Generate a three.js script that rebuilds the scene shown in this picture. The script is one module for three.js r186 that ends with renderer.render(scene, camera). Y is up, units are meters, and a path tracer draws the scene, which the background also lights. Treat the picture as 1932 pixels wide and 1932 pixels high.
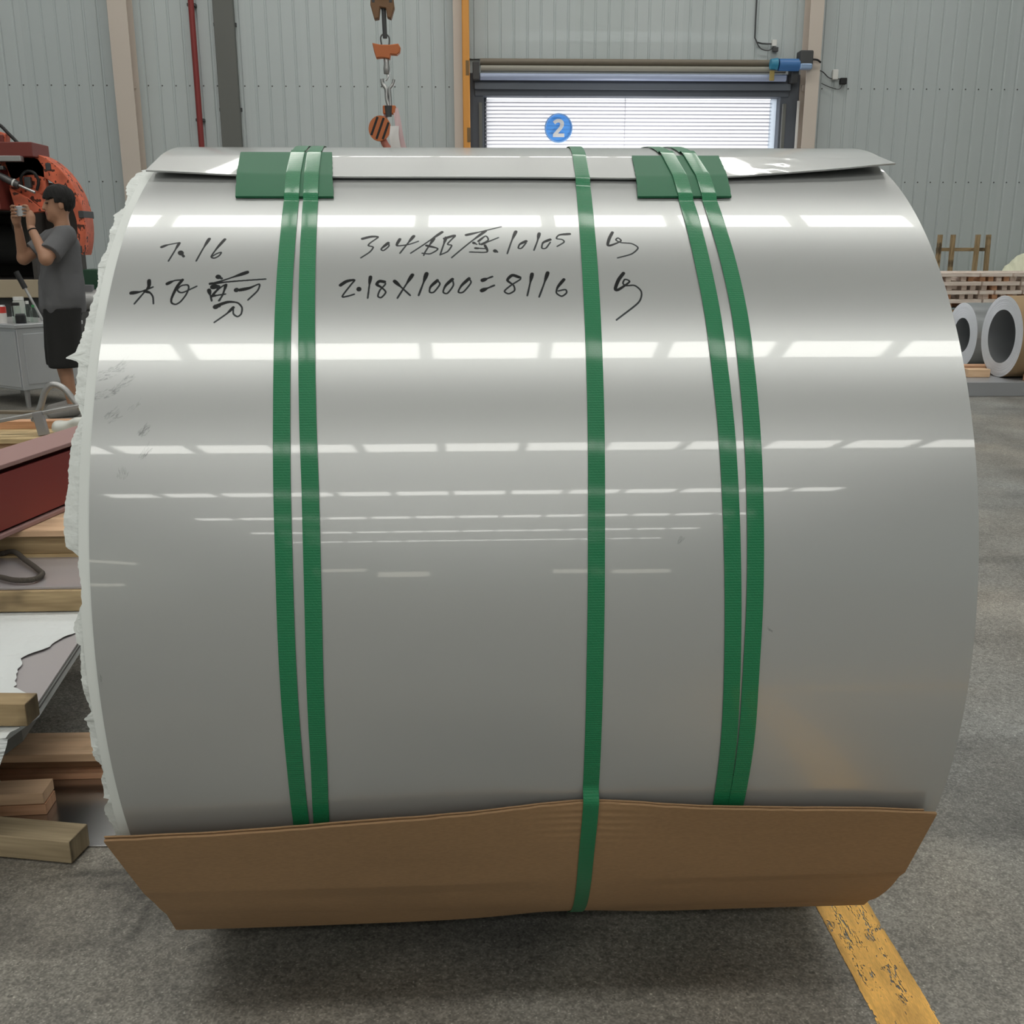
import * as THREE from 'three';
import { RoundedBoxGeometry } from 'three/addons/geometries/RoundedBoxGeometry.js';
import { mergeGeometries } from 'three/addons/utils/BufferGeometryUtils.js';
import { FontLoader } from 'three/addons/loaders/FontLoader.js';
import { TextGeometry } from 'three/addons/geometries/TextGeometry.js';
import { RectAreaLightUniformsLib } from 'three/addons/lights/RectAreaLightUniformsLib.js';

// ------------------------------------------------------------------ camera, light, exposure
const scene = new THREE.Scene();
scene.background = new THREE.Color(2.9, 2.97, 3.1);                      // even overcast sky, met only through the translucent roller door
const renderer = new THREE.WebGLRenderer({ antialias: true });
renderer.toneMapping = THREE.LinearToneMapping;
renderer.toneMappingExposure = 1.0;
renderer.shadowMap.enabled = true;
RectAreaLightUniformsLib.init();

const camera = new THREE.PerspectiveCamera(2 * Math.atan(966 / 1900) * 180 / Math.PI, 1, 0.05, 120);
camera.position.set(-0.0764, 1.25, 1.6714);
camera.rotation.order = 'YXZ';
camera.rotation.set(-14.8 * Math.PI / 180, -2.284 * Math.PI / 180, -0.083 * Math.PI / 180);

const ROOF = 10.0, HALL = { x0: -12, x1: 12, z0: -14.45, z1: 50 };
const ROWS = [-11.15, -3.3, 4.55, 12.4, 20.25, 28.1, 35.95, 43.8];      // daylight strips across the roof
const STRIP_W = 0.95, STRIP_X = 8.45, PURLIN = 1.3, PURLIN_AT = -0.57;
const SKYLIGHT = new THREE.Color(1, 0.985, 0.925), SKY_POWER = 8.8;
for (const z of ROWS) {                                                  // the light of each strip, as large as its panes
  const l = new THREE.RectAreaLight(SKYLIGHT, SKY_POWER, STRIP_X * 2, STRIP_W);
  l.position.set(0, ROOF + 0.05, z); l.rotation.x = -Math.PI / 2; l.name = 'skylight_strip'; scene.add(l);
}

// ------------------------------------------------------------------ helpers
let seed = 20240716;
const rnd = () => { seed = (seed * 1664525 + 1013904223) >>> 0; return seed / 4294967296; };
const rr = (a, b) => a + (b - a) * rnd();
const D2R = Math.PI / 180, clamp = (v, a = 0, b = 1) => Math.min(b, Math.max(a, v)), mix = (a, b, t) => a + (b - a) * t;
const sstep = (a, b, x) => { const t = clamp((x - a) / (b - a)); return t * t * (3 - 2 * t); };
const hash = (x, y, s = 0) => { let h = Math.imul(x | 0, 374761393) ^ Math.imul(y | 0, 668265263) ^ Math.imul(s | 0, 974634); h = Math.imul(h ^ (h >>> 13), 1274126177); return ((h ^ (h >>> 16)) >>> 0) / 4294967296; };
const noise = (x, y, s = 0, px = 0, py = 0) => {                         // value noise; px, py make it tile
  const i = Math.floor(x), j = Math.floor(y), u = x - i, v = y - j, a = u * u * (3 - 2 * u), b = v * v * (3 - 2 * v);
  const w = (k, n) => n ? ((k % n) + n) % n : k;
  const h = (p, q) => hash(w(p, px), w(q, py), s);
  return mix(mix(h(i, j), h(i + 1, j), a), mix(h(i, j + 1), h(i + 1, j + 1), a), b);
};
const fbm = (x, y, s = 0, o = 4, px = 0, py = 0) => { let t = 0, a = 0.5, n = 0; for (let k = 0; k < o; k++) { t += a * noise(x, y, s + k * 17, px, py); n += a; a *= 0.5; x *= 2; y *= 2; px *= 2; py *= 2; } return t / n; };
const lerpTable = (tab, x) => {                                          // [[x, y], ...] with x going up
  if (x <= tab[0][0]) return tab[0][1];
  for (let i = 1; i < tab.length; i++) if (x <= tab[i][0]) return mix(tab[i - 1][1], tab[i][1], (x - tab[i - 1][0]) / (tab[i][0] - tab[i - 1][0]));
  return tab[tab.length - 1][1];
};
const smoothTable = (tab, x, w = 0.03) => { let s = 0; for (let k = -4; k <= 4; k++) s += lerpTable(tab, x + k * w / 4); return s / 9; };
const taken = {};
const numbered = n => { const k = taken[n] = (taken[n] ?? -1) + 1; return k ? `${n}_${String(k).padStart(3, '0')}` : n; };
const V = (x, y, z) => new THREE.Vector3(x, y, z);
function part(name, geo, m, parent, label) {
  const o = new THREE.Mesh(Array.isArray(geo) ? join(geo) : geo, m); o.name = name; parent.add(o);
  if (label) o.userData.label = label;
  return o;
}
function thing(name, label, category, pos = [0, 0, 0], turn = 0, group) {
  const o = new THREE.Group(); o.name = numbered(name); o.position.set(...pos); o.rotation.y = turn;
  o.userData = { label, category }; if (group) o.userData.group = group; scene.add(o); return o;
}
function single(name, geo, m, label, category, pos = [0, 0, 0], turn = 0, group) {
  const o = new THREE.Mesh(Array.isArray(geo) ? join(geo) : geo, m); o.name = numbered(name); o.position.set(...pos); o.rotation.y = turn;
  o.userData = { label, category }; if (group) o.userData.group = group; scene.add(o); return o;
}
function struct(name, label, category, pos = [0, 0, 0]) { const o = thing(name, label, category, pos); o.userData.kind = 'structure'; return o; }
function plain(g) { const h = g.index ? g.toNonIndexed() : g; for (const k of Object.keys(h.attributes)) if (!['position', 'normal', 'uv'].includes(k)) h.deleteAttribute(k); return h; }
function join(list) { return mergeGeometries(list.map(plain)); }
const at = (g, x, y, z) => g.translate(x, y, z);
// a box with softened edges; uv in metres, u along the longest side
function bx(w, h, d, x = 0, y = 0, z = 0, r = Math.min(w, h, d) * 0.08, rot) {
  const g = r > 0 ? new RoundedBoxGeometry(w, h, d, 1, r) : new THREE.BoxGeometry(w, h, d);
  metreUV(g, w, h, d);
  if (rot) g.applyMatrix4(new THREE.Matrix4().makeRotationFromEuler(new THREE.Euler(...rot)));
  return g.translate(x, y, z);
}
function metreUV(g, w, h, d) {
  const p = g.attributes.position, n = g.attributes.normal, uv = g.attributes.uv, o = rnd() * 7, q = rnd() * 7;
  const long = w >= h && w >= d ? 0 : h >= d ? 1 : 2;
  for (let i = 0; i < p.count; i++) {
    const P = [p.getX(i), p.getY(i), p.getZ(i)], N = [n.getX(i), n.getY(i), n.getZ(i)].map(Math.abs);
    const f = N[0] > N[1] && N[0] > N[2] ? 0 : N[1] > N[2] ? 1 : 2, ax = [0, 1, 2].filter(k => k !== f);
    const [a, b] = ax[1] === long ? [ax[1], ax[0]] : ax;
    uv.setXY(i, P[a] + o + (f === long ? 3.3 : 0), P[b] + q);
  }
}
const cyl = (r0, r1, h, x = 0, y = 0, z = 0, seg = 24, rot) => { const g = new THREE.CylinderGeometry(r0, r1, h, seg); if (rot) g.applyMatrix4(new THREE.Matrix4().makeRotationFromEuler(new THREE.Euler(...rot))); return g.translate(x, y, z); };
const tube = (pts, r, seg = 40, rad = 10, closed = false) => new THREE.TubeGeometry(new THREE.CatmullRomCurve3(pts.map(p => V(...p)), closed), seg, r, rad, closed);
const rod = (a, b, r, rad = 12) => { const A = V(...a), B = V(...b), d = B.clone().sub(A), g = new THREE.CylinderGeometry(r, r, d.length(), rad); g.applyQuaternion(new THREE.Quaternion().setFromUnitVectors(V(0, 1, 0), d.clone().normalize())); return g.translate((A.x + B.x) / 2, (A.y + B.y) / 2, (A.z + B.z) / 2); };
const lathe = (pts, seg = 32) => new THREE.LatheGeometry(pts.map(p => new THREE.Vector2(...p)), seg);
function extr(pts, depth, bevel = 0, holes = []) {
  const s = new THREE.Shape(pts.map(p => new THREE.Vector2(...p)));
  for (const h of holes) s.holes.push(new THREE.Path(h.map(p => new THREE.Vector2(...p))));
  return new THREE.ExtrudeGeometry(s, { depth, bevelEnabled: bevel > 0, bevelSize: bevel, bevelThickness: bevel, bevelSegments: 1, steps: 1, curveSegments: 12 });
}
// a surface over us x vs; f(u, v) gives [x, y, z], uvf gives [u, v]
function sheet(us, vs, f, uvf = (u, v) => [u, v]) {
  const P = [], U = [], I = [], n = us.length;
  for (const v of vs) for (const u of us) { P.push(...f(u, v)); U.push(...uvf(u, v)); }
  for (let j = 0; j < vs.length - 1; j++) for (let i = 0; i < n - 1; i++) { const a = j * n + i; I.push(a, a + 1, a + n, a + 1, a + n + 1, a + n); }
  const g = new THREE.BufferGeometry();
  g.setAttribute('position', new THREE.Float32BufferAttribute(P, 3)); g.setAttribute('uv', new THREE.Float32BufferAttribute(U, 2)); g.setIndex(I);
  g.computeVertexNormals(); return g;
}
// the same as a plate with a second face (f1) and closed rims
function plate(us, vs, f0, f1, uvf) {
  const flip = g => { const a = g.index.array; for (let i = 0; i < a.length; i += 3) { const t = a[i]; a[i] = a[i + 1]; a[i + 1] = t; } g.computeVertexNormals(); return g; };
  const u0 = us[0], u1 = us[us.length - 1], v0 = vs[0], v1 = vs[vs.length - 1], two = [0, 1];
  const L = [sheet(us, vs, f0, uvf), flip(sheet(us, vs, f1, uvf))];
  L.push(sheet(us, two, (u, t) => (t ? f0 : f1)(u, v0)), flip(sheet(us, two, (u, t) => (t ? f0 : f1)(u, v1))));
  L.push(flip(sheet(two, vs, (t, v) => (t ? f1 : f0)(u0, v))), sheet(two, vs, (t, v) => (t ? f1 : f0)(u1, v)));
  return join(L);
}
const range = (a, b, n) => Array.from({ length: n + 1 }, (_, i) => a + (b - a) * i / n);
// the zero surface of a distance field
function fieldMesh(f, lo, hi, cell, tint) {
  const N = [0, 1, 2].map(k => Math.ceil((hi[k] - lo[k]) / cell) + 1), [X, Y, Z] = N, F = new Float32Array(X * Y * Z), id = new Int32Array(X * Y * Z).fill(-1);
  const ix = (i, j, k) => i + X * (j + Y * k), P = [], Nn = [], C = [], I = [], U = [];
  for (let k = 0; k < Z; k++) for (let j = 0; j < Y; j++) for (let i = 0; i < X; i++) F[ix(i, j, k)] = f(lo[0] + i * cell, lo[1] + j * cell, lo[2] + k * cell);
  for (let k = 0; k < Z - 1; k++) for (let j = 0; j < Y - 1; j++) for (let i = 0; i < X - 1; i++) {
    let n = 0, sx = 0, sy = 0, sz = 0;
    const edge = (a, b) => { const p = F[ix(i + a[0], j + a[1], k + a[2])], q = F[ix(i + b[0], j + b[1], k + b[2])]; if ((p < 0) !== (q < 0)) { const t = p / (p - q); sx += mix(a[0], b[0], t); sy += mix(a[1], b[1], t); sz += mix(a[2], b[2], t); n++; } };
    for (let c = 0; c < 8; c++) { const a = [c & 1, (c >> 1) & 1, c >> 2]; for (let m = 0; m < 3; m++) if (!a[m]) { const b = a.slice(); b[m] = 1; edge(a, b); } }
    if (!n) continue;
    const p = [lo[0] + (i + sx / n) * cell, lo[1] + (j + sy / n) * cell, lo[2] + (k + sz / n) * cell], e = cell * 0.4;
    const g = V(f(p[0] + e, p[1], p[2]) - f(p[0] - e, p[1], p[2]), f(p[0], p[1] + e, p[2]) - f(p[0], p[1] - e, p[2]), f(p[0], p[1], p[2] + e) - f(p[0], p[1], p[2] - e)).normalize();
    id[ix(i, j, k)] = P.length / 3; P.push(...p); Nn.push(g.x, g.y, g.z); U.push(p[0], p[1]); if (tint) C.push(...tint(...p));
  }
  for (let k = 1; k < Z - 1; k++) for (let j = 1; j < Y - 1; j++) for (let i = 1; i < X - 1; i++) for (let m = 0; m < 3; m++) {
    const s = F[ix(i, j, k)] < 0, d = [0, 0, 0]; d[m] = 1;
    if (s === (F[ix(i + d[0], j + d[1], k + d[2])] < 0)) continue;
    const e1 = [0, 0, 0], e2 = [0, 0, 0]; e1[(m + 1) % 3] = 1; e2[(m + 2) % 3] = 1;
    const q = [[0, 0], [1, 0], [1, 1], [0, 1]].map(([a, b]) => id[ix(i - a * e1[0] - b * e2[0], j - a * e1[1] - b * e2[1], k - a * e1[2] - b * e2[2])]);
    if (q.some(v => v < 0)) continue;
    I.push(...(s ? [q[0], q[1], q[2], q[0], q[2], q[3]] : [q[0], q[2], q[1], q[0], q[3], q[2]]));
  }
  const g = new THREE.BufferGeometry();
  g.setAttribute('position', new THREE.Float32BufferAttribute(P, 3)); g.setAttribute('normal', new THREE.Float32BufferAttribute(Nn, 3)); g.setAttribute('uv', new THREE.Float32BufferAttribute(U, 2));
  if (tint) g.setAttribute('color', new THREE.Float32BufferAttribute(C, 3));
  g.setIndex(I); return g;
}
const capsule = (p, a, b, ra, rb) => { const bx_ = b[0] - a[0], by = b[1] - a[1], bz = b[2] - a[2], px = p[0] - a[0], py = p[1] - a[1], pz = p[2] - a[2]; const t = clamp((px * bx_ + py * by + pz * bz) / (bx_ * bx_ + by * by + bz * bz)); return Math.hypot(px - t * bx_, py - t * by, pz - t * bz) - mix(ra, rb, t); };
const ellips = (x, y, z, a, b, c) => { const k0 = Math.hypot(x / a, y / b, z / c), k1 = Math.hypot(x / a / a, y / b / b, z / c / c); return k1 < 1e-6 ? -Math.min(a, b, c) : k0 * (k0 - 1) / k1; };
const smin = (a, b, k) => { const h = clamp(0.5 + 0.5 * (b - a) / k); return mix(b, a, h) - k * h * (1 - h); };

// ------------------------------------------------------------------ textures and materials
function dataTex(w, h, f, srgb = true, rx = 1, ry = 1) {
  const d = new Uint8Array(w * h * 4);
  for (let j = 0; j < h; j++) for (let i = 0; i < w; i++) { const c = f(i / w, j / h); d.set([c[0], c[1], c[2], c[3] ?? 1].map(v => clamp(v) * 255), (j * w + i) * 4); }
  const t = new THREE.DataTexture(d, w, h); t.magFilter = THREE.LinearFilter; t.minFilter = THREE.LinearMipmapLinearFilter; t.generateMipmaps = true;
  t.wrapS = t.wrapT = THREE.RepeatWrapping; t.repeat.set(rx, ry); if (srgb) t.colorSpace = THREE.SRGBColorSpace; t.needsUpdate = true; return t;
}
const std = (color, roughness, metalness = 0, more = {}) => new THREE.MeshStandardMaterial({ color: Array.isArray(color) ? new THREE.Color(...color) : color, roughness, metalness, ...more });
const phys = (color, roughness, metalness = 0, more = {}) => new THREE.MeshPhysicalMaterial({ color: Array.isArray(color) ? new THREE.Color(...color) : color, roughness, metalness, ...more });
function woodTex(a, b, s, dirt = 0.2) {                                   // grain runs along u, one tile is 1 m
  return dataTex(512, 512, (u, v) => {
    const w = v * 60 + 5 * fbm(u * 4, v * 8, s, 3, 4, 8), g = 0.5 + 0.16 * Math.sin(w * 2.1) + (noise(u * 16, v * 256, s + 5, 16, 256) - 0.5) * 0.4 + (fbm(u * 3, v * 20, s + 3, 3, 3, 20) - 0.5) * 0.6;
    const st = sstep(0.55, 0.8, fbm(u * 6, v * 10, s + 9, 4, 6, 10)) * dirt, k = clamp(g);
    return [0, 1, 2].map(i => mix(a[i], b[i], k) * (1 - st));
  });
}
const woodBump = dataTex(256, 256, (u, v) => { const k = 0.5 + (noise(u * 8, v * 128, 3, 8, 128) - 0.5) * 0.8 + (fbm(u * 12, v * 12, 4, 3, 12, 12) - 0.5) * 0.5; return [k, k, k]; }, false);
const wood = (a, b, s, dirt, rough = 0.85) => std(0xffffff, rough, 0, { map: woodTex(a, b, s, dirt), bumpMap: woodBump, bumpScale: 0.0012 });
const M = {
  pine: wood([0.80, 0.66, 0.53], [0.93, 0.80, 0.66], 11, 0.1),
  redpine: wood([0.76, 0.57, 0.44], [0.88, 0.70, 0.56], 23, 0.12),
  oldwood: wood([0.54, 0.46, 0.34], [0.74, 0.65, 0.50], 37, 0.45),
  greywood: wood([0.52, 0.46, 0.36], [0.72, 0.65, 0.53], 53, 0.5),
  palewood: wood([0.70, 0.60, 0.44], [0.86, 0.77, 0.60], 41, 0.1),
  brownwood: wood([0.42, 0.31, 0.22], [0.60, 0.46, 0.34], 43, 0.2),
  whitewood: wood([0.86, 0.78, 0.73], [0.98, 0.94, 0.90], 47, 0.06),
  wall: std([0.50, 0.55, 0.56], 0.55),
  roof: std([0.50, 0.515, 0.51], 0.7),
  purlin: std([0.18, 0.18, 0.17], 0.7),
  column: std([0.60, 0.53, 0.47], 0.6),
  greycolumn: std([0.13, 0.135, 0.125], 0.6),
  dark: std([0.06, 0.062, 0.065], 0.6),
  lintel: std([0.105, 0.12, 0.145], 0.55),
  bluegrey: std([0.36, 0.42, 0.58], 0.4),
  brownsteel: std([0.17, 0.145, 0.11], 0.6),
  beigesteel: std([0.29, 0.28, 0.24], 0.5),
  orange: std([0.70, 0.31, 0.06], 0.5),
  redpaint: std([0.22, 0.028, 0.026], 0.45),
  black: std([0.012, 0.012, 0.013], 0.6),
  white: std([0.75, 0.75, 0.73], 0.5),
  steel: std([0.5, 0.5, 0.5], 0.35, 1),
  darksteel: std([0.13, 0.13, 0.13], 0.5, 0.7),
  galv: std([0.42, 0.42, 0.42], 0.45, 0.8),
};

// ------------------------------------------------------------------ the hall: floor, walls, roof, door
const concreteMap = dataTex(1024, 1024, (u, v) => {
  const g = 0.5 + 0.65 * (fbm(u * 6, v * 6, 1, 5, 6, 6) - 0.5), f = noise(u * 512, v * 512, 2, 512, 512), q = noise(u * 170, v * 170, 6, 170, 170);
  let k = 0.78 + (g - 0.5) * 0.45 + (f - 0.5) * 0.30 + (q - 0.5) * 0.16;
  if (f > 0.965) k += 0.25; if (q > 0.93) k -= 0.16;
  const warm = (fbm(u * 4, v * 4, 9, 3, 4, 4) - 0.5) * 0.04;
  return [k * (0.715 + warm), k * 0.70, k * (0.672 - warm)];
}, true, 1 / 1.4, 1 / 1.4);
const concreteBump = dataTex(512, 512, (u, v) => { const k = 0.5 + (noise(u * 160, v * 160, 2, 160, 160) - 0.5) * 0.5 + (fbm(u * 10, v * 10, 1, 3, 10, 10) - 0.5) * 0.6; return [k, k, k]; }, false, 1 / 0.9, 1 / 0.9);
const floorMat = std(0xffffff, 0.62, 0, { map: concreteMap, bumpMap: concreteBump, bumpScale: 0.0016, vertexColors: true });
{
  const axis = (lo, a, b, hi, fine, wide) => { const r = []; for (let x = lo; x < a - 1e-6; x += wide) r.push(x); for (let x = a; x < b - 1e-6; x += fine) r.push(x); for (let x = b; x < hi; x += wide) r.push(x); r.push(hi); return r; };
  const xs = axis(-13, -2, 3.2, 13, 0.02, 0.45), zs = axis(-15, -3.6, 1.7, 51, 0.02, 0.45);
  const g = sheet(xs, zs, (x, z) => [x, 0, z], (x, z) => [x, z]);
  const idx = g.index.array; for (let i = 0; i < idx.length; i += 3) { const t = idx[i]; idx[i] = idx[i + 1]; idx[i + 1] = t; } g.computeVertexNormals();
  const p = g.attributes.position, C = new Float32Array(p.count * 3);
  for (let i = 0; i < p.count; i++) {
    const x = p.getX(i), z = p.getZ(i);
    let k = 0.84 + 0.14 * (fbm(x * 0.5 + 9, z * 0.5, 31, 4) - 0.5) + 0.22 * (fbm(x * 3.1, z * 3.1, 33, 4) - 0.5);
    k -= 0.24 * sstep(0.58, 0.75, fbm(x * 1.3 + 4, z * 1.9, 35, 4));                               // oil and rubber stains
    k -= 0.2 * sstep(0.56, 0.70, fbm(x * 0.9, z * 5.0 + 2, 39, 4));                               // drag streaks along x
    const fine = sstep(-2.4, -1.9, x) * sstep(3.3, 2.9, x) * sstep(-3.8, -3.2, z) * sstep(1.9, 1.6, z); k = mix(0.80 + (k - 0.80) * 0.3, k, fine);
    // swirled tyre scuffs beside the coil
    const dx = (x + 0.86) / 1.25, dz = z + 0.03, r = Math.hypot(dx, dz), a = Math.atan2(dz, dx);
    for (const [r0, w, s, ph] of [[0.088, 0.007, 0.16, 0.3], [0.118, 0.010, 0.30, -0.6], [0.152, 0.008, 0.32, -0.9], [0.066, 0.005, 0.12, 2.4], [0.135, 0.003, 0.12, 2.6], [0.185, 0.006, 0.12, -0.4]])
      k -= 1.5 * s * Math.exp(-(((r - r0 - 0.008 * (fbm(a * 2, r0 * 50, 7, 2) - 0.5)) / w) ** 2)) * sstep(-0.2, 0.9, Math.cos(a - ph)) * (0.5 + noise(x * 60, z * 60, 71));
    for (const [cx, cz, w, s] of [[-0.73, 0.075, 0.016, 0.4], [-0.60, 0.06, 0.010, 0.5], [-0.62, -0.05, 0.03, 0.15]]) k -= s * Math.exp(-((x - cx) ** 2 / w / w / 2 + (z - cz) ** 2 / w / w));
    k = clamp(k, 0.3, 1.2);
    const cool = sstep(0.35, 0.75, fbm(x * 0.35 + 3.2, z * 0.35, 77, 2) + 0.12 * sstep(0.3, 1.5, x));
    C.set([k * mix(1.005, 0.97, cool), k * mix(1.0, 0.99, cool), k * mix(0.965, 0.995, cool)], i * 3);
  }
  g.setAttribute('color', new THREE.BufferAttribute(C, 3));
  const s = struct('floor', 'grey stained concrete floor of the hall', 'floor');
  const f = part('floor_surface', g, floorMat, s);
  part('floor_slab', bx(26, 0.3, 66, 0, -0.152, 18, 0), std([0.16, 0.155, 0.145], 0.8), s);
}
// yellow lane marking, painted: a long line and one that leaves it at a right angle
{
  const paint = dataTex(512, 1024, (u, v) => {
    const n = fbm(u * 6, v * 12, 5, 5, 6, 12), f = noise(u * 90, v * 180, 8, 90, 180), sc = fbm(u * 3, v * 26, 12, 4, 3, 26), sp = noise(u * 26, v * 52, 15, 26, 52);
    const e = Math.min(u, 1 - u) - 0.012 * (noise(1, v * 120, 3, 0, 120) + noise(1, v * 37, 4, 0, 37) * 0.8);
    const worn = (n > 0.60 && f > 0.62 + (0.7 - n) * 2) || (sc > 0.70 && f > 0.55) || f > 0.975 || sp > 0.965 || e < 0, k = 0.93 + (n - 0.5) * 0.5 + (f - 0.5) * 0.1;
    return [0.98 * k, 0.755 * k, 0.38 * k, worn ? 0 : 1];
  });
  paint.repeat.set(1, 1 / 1.1);
  const m = std(0xffffff, 0.6, 0, { map: paint, alphaTest: 0.5 });
  const s = thing('floor_marking', 'worn yellow painted line on the concrete floor, turning a corner', 'line', [0, 0.0012, 0]);
  const strip = (x0, x1, z0, z1, along) => { const g = sheet([x0, x1], [z1, z0], (x, z) => [x, 0, z], (x, z) => along === 'z' ? [(x - x0) / (x1 - x0), z] : [(z - z0) / (z1 - z0), x]); return g; };
  part('long_line', strip(0.583, 0.691, -9.5, 1.62, 'z'), m, s);
  part('cross_line', strip(0.693, 7.5, 1.505, 1.62, 'x'), m, s);
}
// back wall: ribbed steel sheets around the door opening
const WZ = -14.4;
{
  const s = struct('wall_back', 'grey green ribbed steel wall behind the coil', 'wall');
  const x0 = -12, x1 = 12, d0 = -0.1, d1 = 4.86, dTop = 3.92;
  part('wall_core', [bx(d0 - x0, 10.4, 0.15, (x0 + d0) / 2, 5.2, WZ - 0.13, 0), bx(x1 - d1, 10.4, 0.15, (x1 + d1) / 2, 5.2, WZ - 0.13, 0), bx(d1 - d0, 10.4 - dTop, 0.15, (d0 + d1) / 2, (10.4 + dTop) / 2, WZ - 0.13, 0)], M.roof, s);
  const pitch = 0.2, sheetW = 0.8, prof = w => { const P = []; for (let k = 0; k < Math.round(w / pitch); k++) { const b = k * pitch; P.push([b, 0], [b + 0.082, 0], [b + 0.092, -0.014], [b + 0.112, -0.014], [b + 0.122, 0]); } P.push([w, 0]); return P; };
  const geo = {};
  const make = (w, lo, hi) => geo[`${w.toFixed(2)} ${lo}`] ??= (() => { const P = prof(w), pos = [], I = []; for (const [x, z] of P) pos.push(x, lo, z, x, hi, z); for (let i = 0; i < P.length - 1; i++) I.push(i * 2, i * 2 + 2, i * 2 + 1, i * 2 + 1, i * 2 + 2, i * 2 + 3); const g = new THREE.BufferGeometry(); g.setAttribute('position', new THREE.Float32BufferAttribute(pos, 3)); g.setIndex(I); const h = g.toNonIndexed(); h.computeVertexNormals(); h.setAttribute('uv', new THREE.Float32BufferAttribute(new Float32Array(h.attributes.position.count * 2), 2)); return h; })();
  const tones = [M.wall, std([0.49, 0.54, 0.55], 0.55), std([0.51, 0.558, 0.568], 0.52), std([0.495, 0.546, 0.553], 0.58)];
  let n = 0;
  const run = (a, b, lo, hi) => { for (let x = a; x < b - 0.05; x += sheetW) { const w = Math.min(sheetW, Math.round((b - x) / pitch) * pitch); const o = part('cladding_sheet', make(w, lo, hi), tones[(n++ * 7) % 4], s); o.position.set(x, 0, WZ); } };
  run(-12.1, d0 - 0.02, 0, 10.2); run(d0 - 0.0, d1 + 0.01, dTop, 10.2); run(d1 + 0.04, 12.2, 0, 10.2);
  const screw = new THREE.CylinderGeometry(0.009, 0.012, 0.008, 6).rotateX(Math.PI / 2), L = [];
  for (const y of [2.19, 3.53, 4.87, 6.2]) for (let x = -11.9; x < 12; x += pitch) if (!(x > d0 - 0.1 && x < d1 + 0.1 && y < dTop)) L.push(screw.clone().translate(x + 0.14, y, WZ + 0.004));
  const sc = part('screws', L, std([0.12, 0.12, 0.12], 0.5, 0.6), s); sc.userData.kind = 'stuff';
}
{
  const side = (name, label, g) => { const s = struct(name, label, 'wall'); part('wall_panel', g, M.wall, s); return s; };
  side('wall_left', 'plain grey steel side wall to the left of the hall', bx(0.2, 10.4, 65.2, -12.1, 5.2, 18, 0));
  side('wall_right', 'plain grey steel side wall to the right of the hall', bx(0.2, 10.4, 65.2, 12.1, 5.2, 18, 0));
  side('wall_front', 'far grey end wall behind the photographer', bx(24.4, 10.4, 0.2, 0, 5.2, 50.1, 0));
}
// roof deck between the daylight strips, purlins under it
{
  const s = struct('ceiling', 'grey steel roof deck with purlins under the daylight strips', 'ceiling');
  const edges = [HALL.z0 - 0.2]; for (const z of ROWS) edges.push(z - STRIP_W / 2, z + STRIP_W / 2); edges.push(HALL.z1 + 0.2);
  for (let i = 0; i < edges.length; i += 2) part('roof_deck', bx(24.4, 0.14, edges[i + 1] - edges[i], 0, ROOF + 0.17, (edges[i] + edges[i + 1]) / 2, 0), M.roof, s);
  for (const z of ROWS) for (const sx of [-1, 1]) part('roof_deck', bx(12.2 - STRIP_X, 0.14, STRIP_W, sx * (12.2 + STRIP_X) / 2, ROOF + 0.17, z, 0), M.roof, s);
  const pg = bx(0.14, 0.16, HALL.z1 - HALL.z0, 0, 0, 0, 0);
  for (let x = PURLIN_AT - 6 * PURLIN; x < STRIP_X + 0.1; x += PURLIN) { const o = part('purlin', pg, M.purlin, s); o.position.set(x, ROOF - 0.05, (HALL.z0 + HALL.z1) / 2); }
  const glow = std([0.8, 0.8, 0.78], 0.6, 0, { emissive: SKYLIGHT, emissiveIntensity: 3 });
  ROWS.forEach((z, i) => {
    const w = struct(`window_${i + 1}`, `translucent daylight strip across the roof, number ${i + 1} from the back wall`, 'skylight');
    const pane = bx(PURLIN - 0.02, 0.02, STRIP_W, 0, 0, 0, 0);
    for (let x = PURLIN_AT - 6 * PURLIN; x < STRIP_X - 0.3; x += PURLIN) { const o = part('pane', pane, glow, w); o.position.set(x + PURLIN / 2, ROOF + 0.12, z); }
  });
}
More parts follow.
